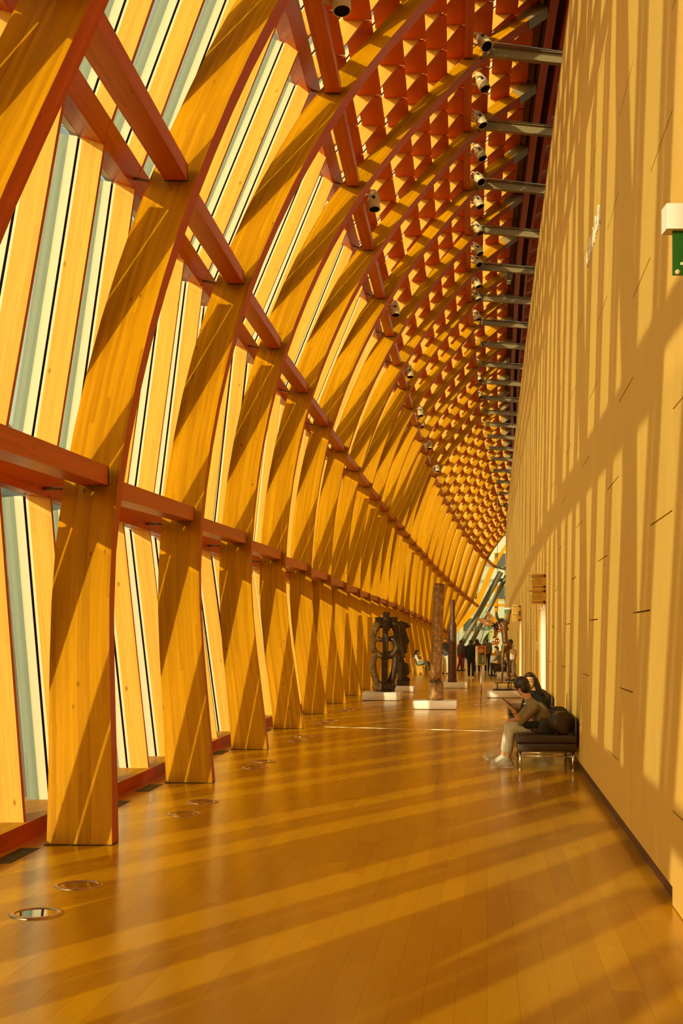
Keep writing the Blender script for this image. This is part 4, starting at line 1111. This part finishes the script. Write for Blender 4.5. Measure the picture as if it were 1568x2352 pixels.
def figure(label, J, face, s, skin, top, trousers, shoe, sleeve=1.0, leg=1.0, hair='short', hairm=None, hand_d=None, voxel=.012, face_on=True, hv=1.0, coat=0.0, cap=None, neck_low=False, belly=1.0, group=None):
    """J holds world positions: pelvis chest neck head sL sR eL eR wL wR hL hR kL kR aL aR tL tR (toes)"""
    J = {k: Vector(v) for k, v in J.items()}
    O = Vector((J['pelvis'].x, J['pelvis'].y, min(J['tL'].z, J['tR'].z, 0.0) if True else 0)); O.z = 0
    t = thing('person', label, 'person', O, 0, group)
    L = {k: v-O for k, v in J.items()}
    A = Acc()
    def cp(a, ra, b, rb, acc=A): acc.add(*caps_vf(a, ra*s, b, rb*s))
    R, r, f, up = head_shape(A, L['head'], face, (L['head']-L['neck']), s)
    cp(L['neck'] - (L['head']-L['neck'])*.25, .058, L['head'] - up*.045*s - f*.012*s, .050)
    def torso(acc, k, kb=1.0):
        for u in (-.42, .42):
            c1 = L['chest'] + (L['sR']-L['sL'])*u*.42; p1 = L['pelvis'] + (L['hR']-L['hL'])*u*.55
            acc.add(*caps_vf(p1, .105*s*k*kb, c1, .108*s*k))
            acc.add(*caps_vf(c1, .108*s*k, L['neck']*.45 + (L['sR'] if u > 0 else L['sL'])*.55 - up*.0, .072*s*k))
        acc.add(*caps_vf(L['sL'], .058*s*k, L['sR'], .058*s*k)); acc.add(*caps_vf(L['chest'], .11*s*k, L['neck'], .062*s*k))
    torso(A, .94, belly)
    hs = hand_d or {}
    for q in 'LR':
        cp(L['s'+q], .052, L['e'+q], .040); cp(L['e'+q], .040, L['w'+q], .027)
        dd, pn, tn, cu = hs.get(q, ((L['w'+q]-L['e'+q]), f, f, .35)) if q in hs else ((L['w'+q]-L['e'+q]), (L['pelvis']-L['w'+q]) + Vector((1e-3,0,0)), f, .35)
        add_hand(A, L['w'+q], dd, pn, tn, s*.96, cu, .0085 if voxel < .01 else .0095)
        cp(L['h'+q], .080, L['k'+q], .054); cp(L['k'+q], .054, L['a'+q], .036); cp(L['a'+q], .034, L['t'+q].lerp(L['a'+q], .25)*1.0 - Vector((0,0,0)), .018)
    body = organic('body', A, skin, t, voxel, 3, zmin=0.004)
    B = Acc(); torso(B, 1.13, belly)
    for q in 'LR':
        e = L['s'+q].lerp(L['e'+q], min(1, sleeve*2)); B.add(*caps_vf(L['s'+q], .068*s, e, .055*s))
        if sleeve > .5: B.add(*caps_vf(L['e'+q], .055*s, L['e'+q].lerp(L['w'+q], (sleeve-.5)*2*.97), .041*s))
        if coat: B.add(*caps_vf(L['h'+q], .105*s, L['h'+q].lerp(L['k'+q], coat), .10*s))
    organic('top', B, top, t, max(voxel, .011), 4, zmin=0.02)
    C_ = Acc(); C_.add(*caps_vf(L['hL'], .098*s, L['hR'], .098*s)); C_.add(*caps_vf(L['pelvis'], .112*s*belly, L['pelvis']*.75+L['chest']*.25, .10*s*belly))
    for q in 'LR':
        C_.add(*caps_vf(L['h'+q], .092*s, L['k'+q], .067*s)); C_.add(*caps_vf(L['k'+q], .067*s, L['k'+q].lerp(L['a'+q], leg*.96), .054*s))
    organic('trousers', C_, trousers, t, max(voxel, .011), 4, zmin=0.02)
    for q in 'LR':
        D = Acc(); a, b = L['a'+q], L['t'+q]; dv = (b-a); dv.z = 0; dv = dv.normalized() if dv.length > .01 else f
        hl = Vector((a.x, a.y, b.z)) - dv*.035*s
        zz = max(b.z, 0)
        D.add(*caps_vf(Vector((hl.x, hl.y, zz+.040*s)), .046*s, Vector((b.x, b.y, zz+.030*s)), .036*s)); D.add(*caps_vf(Vector((hl.x, hl.y, zz+.035*s)), .038*s, Vector((b.x, b.y, zz+.022*s))-dv*.05*s, .047*s)); D.add(*caps_vf(Vector((hl.x, hl.y, zz+.04)), .042*s, a + Vector((0,0,.0)), .040*s))
        mid = a.lerp(b, .55); D.add(*caps_vf(a - Vector((0,0,.015)), .046*s, Vector((mid.x, mid.y, zz+.042)), .044*s))
        sh = organic('shoe', D, shoe, t, .010, 3, zmin=0.006)
        so = Acc(); sd = Vector((-dv.y, dv.x, 0))*.040*s
        P = [hl - dv*.03*s - sd*.8, hl - dv*.03*s + sd*.8, Vector((b.x, b.y, 0)) + sd*.9, Vector((b.x, b.y, 0)) + dv*.03*s + sd*.3, Vector((b.x, b.y, 0)) + dv*.03*s - sd*.3, Vector((b.x, b.y, 0)) - sd*.9]
        zb = max(zz-.004, 0)
        V = [(p.x, p.y, zb) for p in P] + [(p.x, p.y, zb+.022*s) for p in P]
        mk('sole', V, [(5,4,3,2,1,0),(6,7,8,9,10,11)] + [(i, (i+1) % 6, (i+1) % 6+6, i+6) for i in range(6)], M['white'], sh)
    hm = hairm or M['hair']; H = Acc(); c = L['head']
    H.add(*ell_vf(c + up*.034*s*hv - f*.016*s, (.083*s*hv, .096*s*hv, .088*s*hv), 18, 12, R)); H.add(*ell_vf(c - f*.045*s - up*.02*s*hv, (.076*s*hv, .062*s*hv, .082*s*hv), 16, 10, R))
    H.add(*ell_vf(c + f*.035*s + up*.085*s, (.066*s, .050*s, .035*s), 14, 8, R))
    if hair == 'long':
        nk = (L['neck']-c)
        for u in (-1, -.4, .3, 1):
            b0 = c + r*u*.066*s - f*.035*s; b1 = c + r*u*.085*s - f*.055*s + nk*1.05; b2 = L['chest'].lerp(L['neck'], .35) + r*u*.095*s - f*.115*s
            H.add(*caps_vf(b0, .042*s, b1, .045*s)); H.add(*caps_vf(b1, .045*s, b2, .026*s))
        for u in (-1, 1): H.add(*caps_vf(c + r*u*.078*s + f*.02*s + up*.03*s, .025*s, c + r*u*.088*s - f*.02*s + nk*1.1, .034*s))
    organic('hair', H, hm, t, .010, 3)
    if cap:
        V, Fc = ell_vf(c + up*.055*s, (.088*s, .102*s, .062*s), 18, 10, R); co = mk('cap', V, Fc, cap, t, None, True)
        V, Fc = ell_vf(c + up*.04*s + f*.11*s, (.06*s, .055*s, .008*s), 14, 6, R); mk('cap_brim', V, Fc, cap, co, None, True)
    if face_on: face_parts(t, J['head'], r, f, up, s, O)
    return t, O, (r, f, up)
def P3(x, y, d): return unproj(x, y, d)
skinA = M['skin']
# the seated couple
Jm = dict(pelvis=P3(1247,1662,16.0), chest=P3(1237,1633,15.98), neck=P3(1215,1611,15.98), head=P3(1198,1577,16.0),
          sL=P3(1226,1626,15.80), sR=P3(1219,1619,16.16), eL=P3(1196,1658,15.74), wL=P3(1179,1633,15.70), eR=P3(1192,1651,16.22), wR=P3(1165,1662,16.16),
          hL=P3(1241,1673,15.88), hR=P3(1238,1671,16.10), kL=P3(1173,1674,15.84), kR=P3(1168,1670,16.14), aL=P3(1166,1742,15.80), aR=P3(1155,1736,16.22),
          tL=P3(1133,1763,15.78), tR=P3(1131,1752,16.24))
for k in ('tL','tR'): Jm[k].z = 0.0
man, MO, (mr, mf, mu) = figure('man in olive sweater and pale trousers on the near bench, phone in hand', Jm, (-.66, .62, -.34), .96, skinA, cloth('olive sweater', (.25, .185, .085)), cloth('pale cotton', (.60, .55, .42)), mat('grey running shoe', (.58, .55, .47), .7, bump=.3, bscale=60), sleeve=.62, leg=.78, hv=1.13,
    hand_d={'L': ((-.62, .05, .62), (.62, .1, .62), (0, 1, .1), .10), 'R': ((-.45, .0, -.62), (.4, 0, -.7), (0, -1, .2), .5)}, voxel=.0065)
hc = Jm['head'] - MO
gl = M['chrome']
for sg in (-1, 1):
    V, Fc = tube_vf([hc + mf*.094 + mr*(sg*.031 + math.cos(a)*.021) + mu*(.005 + math.sin(a)*.018) for a in np.linspace(0, 2*PI, 20)], .0018, 6, False); mk('glasses_rim', V, Fc, gl, man, None, True)
    tube('glasses_arm', [hc + mf*.092 + mr*sg*.053 + mu*.008, hc + mr*sg*.075 + mu*.004 - mf*.005], .0018, gl, man, 6)
boxm('collar', (0,0,0), (.001,.001,.001), M['white'], man)
for o in list(man.children):
    if o.name.startswith('collar'): bpy.data.objects.remove(o)
V, Fc = tube_vf([Jm['neck'] - MO + Vector((math.cos(a)*.064, math.sin(a)*.064, -.012 + .02*math.cos(a))) for a in np.linspace(0, 2*PI, 22)], .010, 8, False); mk('shirt_collar', V, Fc, M['white'], man, None, True)
wv_ = (Jm['wL']-Jm['eL']).normalized(); _, bs, bt = frame_of(wv_)
V, Fc = tube_vf([Jm['wL'] - MO - wv_*.03 + (bs*math.cos(a)+bt*math.sin(a))*.029 for a in np.linspace(0, 2*PI, 20)], .004, 6, False); mk('bracelet', V, Fc, mat('dark red cord', (.12, .012, .01), .6), man, None, True)
# laces and heel tabs
for k in ('L', 'R'):
    a, b = Jm['a'+k] - MO, Jm['t'+k] - MO
    for u in (.35, .5, .65):
        p = a.lerp(b, u); p.z = .088 - .05*u
        tube('lace', [p + Vector((0, -.028, -.008)), p + Vector((0, 0, .006)), p + Vector((0, .028, -.008))], .0035, M['steel'], man, 6)
ph = thing('phone', 'dark slab phone held flat in the seated man\'s hand', 'phone', Jm['wL'] + Vector((-.075, 0, .105)), 0)
ph.rotation_euler = (0, math.radians(39), 0)
o = boxm('phone_body', (-.082, -.036, -.004), (.072, .036, .004), M['black'], ph); bev(o, .003, 2)
boxm('phone_screen', (-.077, -.033, .004), (.067, .033, .0046), M['extglass'], ph)
Jw = dict(pelvis=P3(1248,1652,16.95), chest=P3(1236,1615,16.93), neck=P3(1224,1592,16.9), head=P3(1217,1563,16.86),
          sL=P3(1212,1600,16.74), sR=P3(1240,1599,17.1), eL=P3(1202,1632,16.66), wL=P3(1194,1655,16.6), eR=P3(1226,1640,17.25), wR=P3(1196,1650,17.15),
          hL=P3(1243,1660,16.83), hR=P3(1243,1659,17.06), kL=P3(1172,1662,16.85), kR=P3(1170,1660,17.10), aL=P3(1150,1731,16.80), aR=P3(1146,1729,17.06), tL=P3(1119,1740,16.78), tR=P3(1115,1733,17.04))
for k in ('tL','tR'): Jw[k].z = 0.0
woman, WO, _ = figure('woman with long dark hair and pink trousers seated behind the man', Jw, (-.42, -.88, -.14), .93, skinA, cloth('black jacket', (.012, .010, .010)), cloth('pink trousers', (.66, .30, .20)), mat('cream flat shoe', (.72, .56, .34), .5), sleeve=.97, leg=.80, hair='long', voxel=.0075)
# bag, strap and garments on the bench
bg = thing('shoulder_bag', 'flat black shoulder bag on the bench beside the man', 'bag', P3(1253, 1688, 15.60)); BO = Vector(bg.location); BO.z = .438; bg.location = BO
V, Fc, uv = hexa([(-.11,-.05,.0),(.105,-.05,.0),(.105,.05,.0),(-.11,.05,.0)], [(-.06,-.03,.205),(.10,-.03,.175),(.10,.03,.175),(-.06,.03,.205)])
o = mk('bag_body', V, Fc, M['black'], bg, uv); bev(o, .012, 2)
bar('flap', (-.066,-.040,.20), (.102,-.040,.172), (0,-.008,-.07), (0,.008,.004), M['leather'], bg)
tube('strap', [Vector((.10,0,.17)), Vector((.115,.0,.27)), P3(1262,1632,15.72)-BO, P3(1243,1612,15.80)-BO, P3(1229,1607,15.92)-BO], .011, M['black'], bg, 8)
jk = thing('black_jacket', 'black jacket lying across the seated man\'s lap', 'jacket', P3(1215, 1665, 15.76)); KO = Vector(jk.location)
A = Acc()
for (x0,y0,r0,x1,y1,r1) in ((1192,1657,.020,1210,1668,.034),(1210,1668,.034,1236,1668,.045),(1200,1662,.02,1232,1660,.03)): A.add(*caps_vf(P3(x0,y0,15.74)-KO, r0, P3(x1,y1,15.76)-KO, r1))
organic('jacket_cloth', A, cloth('black cloth', (.010, .008, .008)), jk, .009, 4)
pl_ = thing('plaid_shirt', 'bundled red and black checked shirt on the bench behind the man\'s hip', 'shirt', P3(1232, 1684, 15.62)); KO = Vector(pl_.location)
mp_ = mat('red check', (.16, .04, .03), .9); nt = mp_.node_tree; ck = nt.nodes.new('ShaderNodeTexChecker'); ck.inputs['Scale'].default_value = 34; ck.inputs['Color1'].default_value = (.20,.05,.035,1); ck.inputs['Color2'].default_value = (.012,.008,.008,1)
tc = nt.nodes.new('ShaderNodeTexCoord'); nt.links.new(tc.outputs['Object'], ck.inputs['Vector']); nt.links.new(ck.outputs['Color'], nt.nodes['Principled BSDF'].inputs['Base Color'])
A = Acc()
for (x0,y0,r0,x1,y1,r1) in ((1224,1676,.03,1240,1683,.04),(1226,1684,.03,1242,1676,.035)): A.add(*caps_vf(P3(x0,y0,15.64)-KO, r0, P3(x1,y1,15.66)-KO, r1))
organic('shirt_cloth', A, mp_, pl_, .009, 3)

# visitors farther down the hall
def stand(label, x, yf, yt, az, top, tr, sh, hair='short', walk=.10, arms=(0.0, 0.0), sleeve=1.0, coat=0.0, cap=None, bend=0.0, wide=1.0, leg=1.0, look=None):
    o = floor_at(x, yf); h = EYE + (HY-yt)/F*o.y; s = h/1.70
    f = Vector((math.sin(az), math.cos(az), 0)); l = Vector((-f.y, f.x, 0))
    def q(r_, fw, z): return o + l*(-r_)*s + f*fw*s + UP*z*s      # r_ to the person's right
    J = dict(pelvis=q(0,0,.93), chest=q(0,.015+bend*.3,1.22), neck=q(0,.01+bend*.5,1.43), head=q(0,.04+bend*.7,1.575),
             sL=q(-.175*wide,.0+bend*.4,1.375), sR=q(.175*wide,.0+bend*.4,1.375), hL=q(-.085,0,.89), hR=q(.085,0,.89),
             kL=q(-.09,.04+walk,.49), kR=q(.09,.02-walk*.6,.49), aL=q(-.09,walk*1.6,.085), aR=q(.09,-walk*1.7,.085), tL=q(-.10,walk*1.6+.17,0), tR=q(.10,-walk*1.7+.17,0))
    for sgn, k, a in ((-1,'L',arms[0]), (1,'R',arms[1])):
        J['e'+k] = q(sgn*(.225*wide), -.03+.10*a, 1.12); 
        J['w'+k] = J['e'+k].lerp(q(sgn*.20, .02, .88), 1-min(a,1)) if a == 0 else q(sgn*.10, .26*a, 1.00+.12*a)
    for k in ('tL','tR'): J[k].z = 0
    return figure(label, J, look or f, s, skinA, top, tr, sh, sleeve=sleeve, leg=leg, hair=hair, voxel=.014, coat=coat, cap=cap, face_on=(f.y < .3))
black = cloth('black cloth', (.010, .008, .007)); blackshoe = mat('black shoe', (.012, .01, .01), .5); whiteshoe = mat('white shoe', (.62, .58, .52), .6)
stand('person in white trousers and grey jacket walking between two columns', 1022.5, 1549.5, 1464.5, PI, cloth('grey jacket', (.09, .085, .075)), cloth('cream trousers', (.66, .60, .46)), blackshoe, walk=.12, hair='short')
stand('person in slate blue jacket and red trousers behind the stepped column', 1055, 1541.5, 1470, 1.2, cloth('slate jacket', (.07, .085, .09)), cloth('red trousers', (.22, .012, .010)), blackshoe, arms=(.7, .7), bend=.08)
stand('person in maroon coat and brown trousers right of the stepped column', 1062, 1540.5, 1473, .9, cloth('maroon coat', (.09, .010, .012)), cloth('brown trousers', (.15, .10, .05)), whiteshoe, coat=.25)
stand('person in black with dark cap and white shoes, seen from behind', 1081, 1558, 1469.5, .15, black, black, whiteshoe, cap=cloth('dark cap', (.03, .03, .028)), walk=.05, wide=1.08)
stand('person with long dark hair and red jacket left of the poster', 1095, 1543.5, 1467, -.1, cloth('red jacket', (.20, .012, .012)), black, blackshoe, hair='long', walk=.06)
stand('person in olive grey sweater and black trousers right of the poster', 1118, 1543, 1464.5, .25, cloth('olive grey sweater', (.15, .13, .075)), black, blackshoe, walk=.10)
stand('person in white shirt standing by the wall beside the bronze figure', 1173.5, 1565, 1468, -.5, cloth('white shirt', (.70, .66, .56)), cloth('khaki trousers', (.16, .11, .055)), blackshoe, sleeve=.45, leg=.7, walk=.03)
# seated visitor on the far bench
d = 53.0
Js = dict(pelvis=P3(1150,1528,d), chest=P3(1146,1509,d), neck=P3(1143,1499,d), head=P3(1140,1490,d), sL=P3(1144,1503,d-.18), sR=P3(1144,1503,d+.18), eL=P3(1138,1514,d-.22), eR=P3(1138,1514,d+.22), wL=P3(1130,1518,d-.15), wR=P3(1130,1518,d+.15),
          hL=P3(1148,1529,d-.09), hR=P3(1148,1529,d+.09), kL=P3(1128,1525,d-.12), kR=P3(1132,1526,d+.12), aL=P3(1129,1549,d-.12), aR=P3(1137,1549,d+.14), tL=P3(1121,1553,d-.12), tR=P3(1130,1553,d+.14))
for k in ('tL','tR'): Js[k].z = 0
figure('person in grey top and brown trousers seated on the far bench', Js, (-.9, -.2, -.3), .92, skinA, cloth('pale grey top', (.32, .30, .24)), cloth('dark brown trousers', (.07, .045, .02)), mat('dark sneaker', (.05, .03, .03), .6), voxel=.014)
# woman with laptop in a curved plywood chair
d = 56.2
def zc(x, y, dy=0.0): return unproj(860+x/11.2, 1460+y/11.2, d+dy)
ch = thing('plywood_chair', 'curved pale plywood lounge chair beside the far ribs', 'chair', Vector((zc(1130,0).x, d, 0))); CO = Vector(ch.location)
prof = [(915,595),(985,582),(1010,660),(1050,755),(1100,785),(1262,775),(1285,930),(1275,1000),(1225,1000),(1208,948),(1152,940),(1125,1000),(1068,1000),(1050,905),(1008,893),(995,1000),(975,1000),(985,860),(935,760)]
for dy, nm in ((-.30, 'side_panel'), (.26, 'side_panel')):
    P = [zc(*p)-CO for p in prof]; P = [Vector((p.x, 0, max(p.z, 0))) for p in P]; n = len(P)
    V = [(p.x, dy, p.z) for p in P] + [(p.x, dy+.04, p.z) for p in P]
    o = mk(nm, V, [tuple(range(n)), tuple(range(2*n-1, n-1, -1))] + [(i, i+n, (i+1)%n+n, (i+1)%n) for i in range(n)], M['mullion'], ch)
    bm = bmesh.new(); bm.from_mesh(o.data); bmesh.ops.recalc_face_normals(bm, faces=bm.faces); bm.to_mesh(o.data); bm.free()
sp_ = [zc(985,590)-CO, zc(1012,665)-CO, zc(1052,758)-CO, zc(1100,788)-CO, zc(1258,780)-CO]
for a, b in zip(sp_[:-1], sp_[1:]):
    nrm = (b-a).cross(Vector((0,1,0))).normalized()*.03
    bar('seat_shell', a + Vector((0,-.28,0)), b + Vector((0,-.28,0)), (0,.56,0), nrm, M['mullion'], ch)
Jc = dict(pelvis=zc(1100,715), chest=zc(1060,590), neck=zc(1062,505), head=zc(1082,430), sL=zc(1068,535,.17), sR=zc(1062,535,-.17), eL=zc(1165,600,.2), wL=zc(1170,490,.12), eR=zc(1120,640,-.2), wR=zc(1205,640,-.16),
          hL=zc(1110,725,.1), hR=zc(1110,725,-.1), kL=zc(1395,690,.12), kR=zc(1320,672,-.12), aL=zc(1410,850,.12), aR=zc(1335,930,-.12), tL=zc(1425,890,.12), tR=zc(1372,975,-.12))
Jc['tR'].z = 0; Jc['tL'].z = max(Jc['tL'].z, .08)
figure('woman in white top and pale jeans seated with a laptop', Jc, (.90, -.20, -.30), .93, skinA, cloth('white top', (.70, .66, .56)), cloth('pale jeans', (.26, .33, .27)), whiteshoe, hair='long', voxel=.013)
lp = thing('laptop', 'dark open laptop on the seated woman\'s knees', 'laptop', zc(1290, 655)); 
boxm('laptop_base', (-.13,-.15,-.008), (.10,.15,.008), M['black'], lp)
bar('laptop_screen', (.10,-.15,.0), (.20,-.15,.17), (0,.30,0), (.012,0,-.004), M['extglass'], lp)
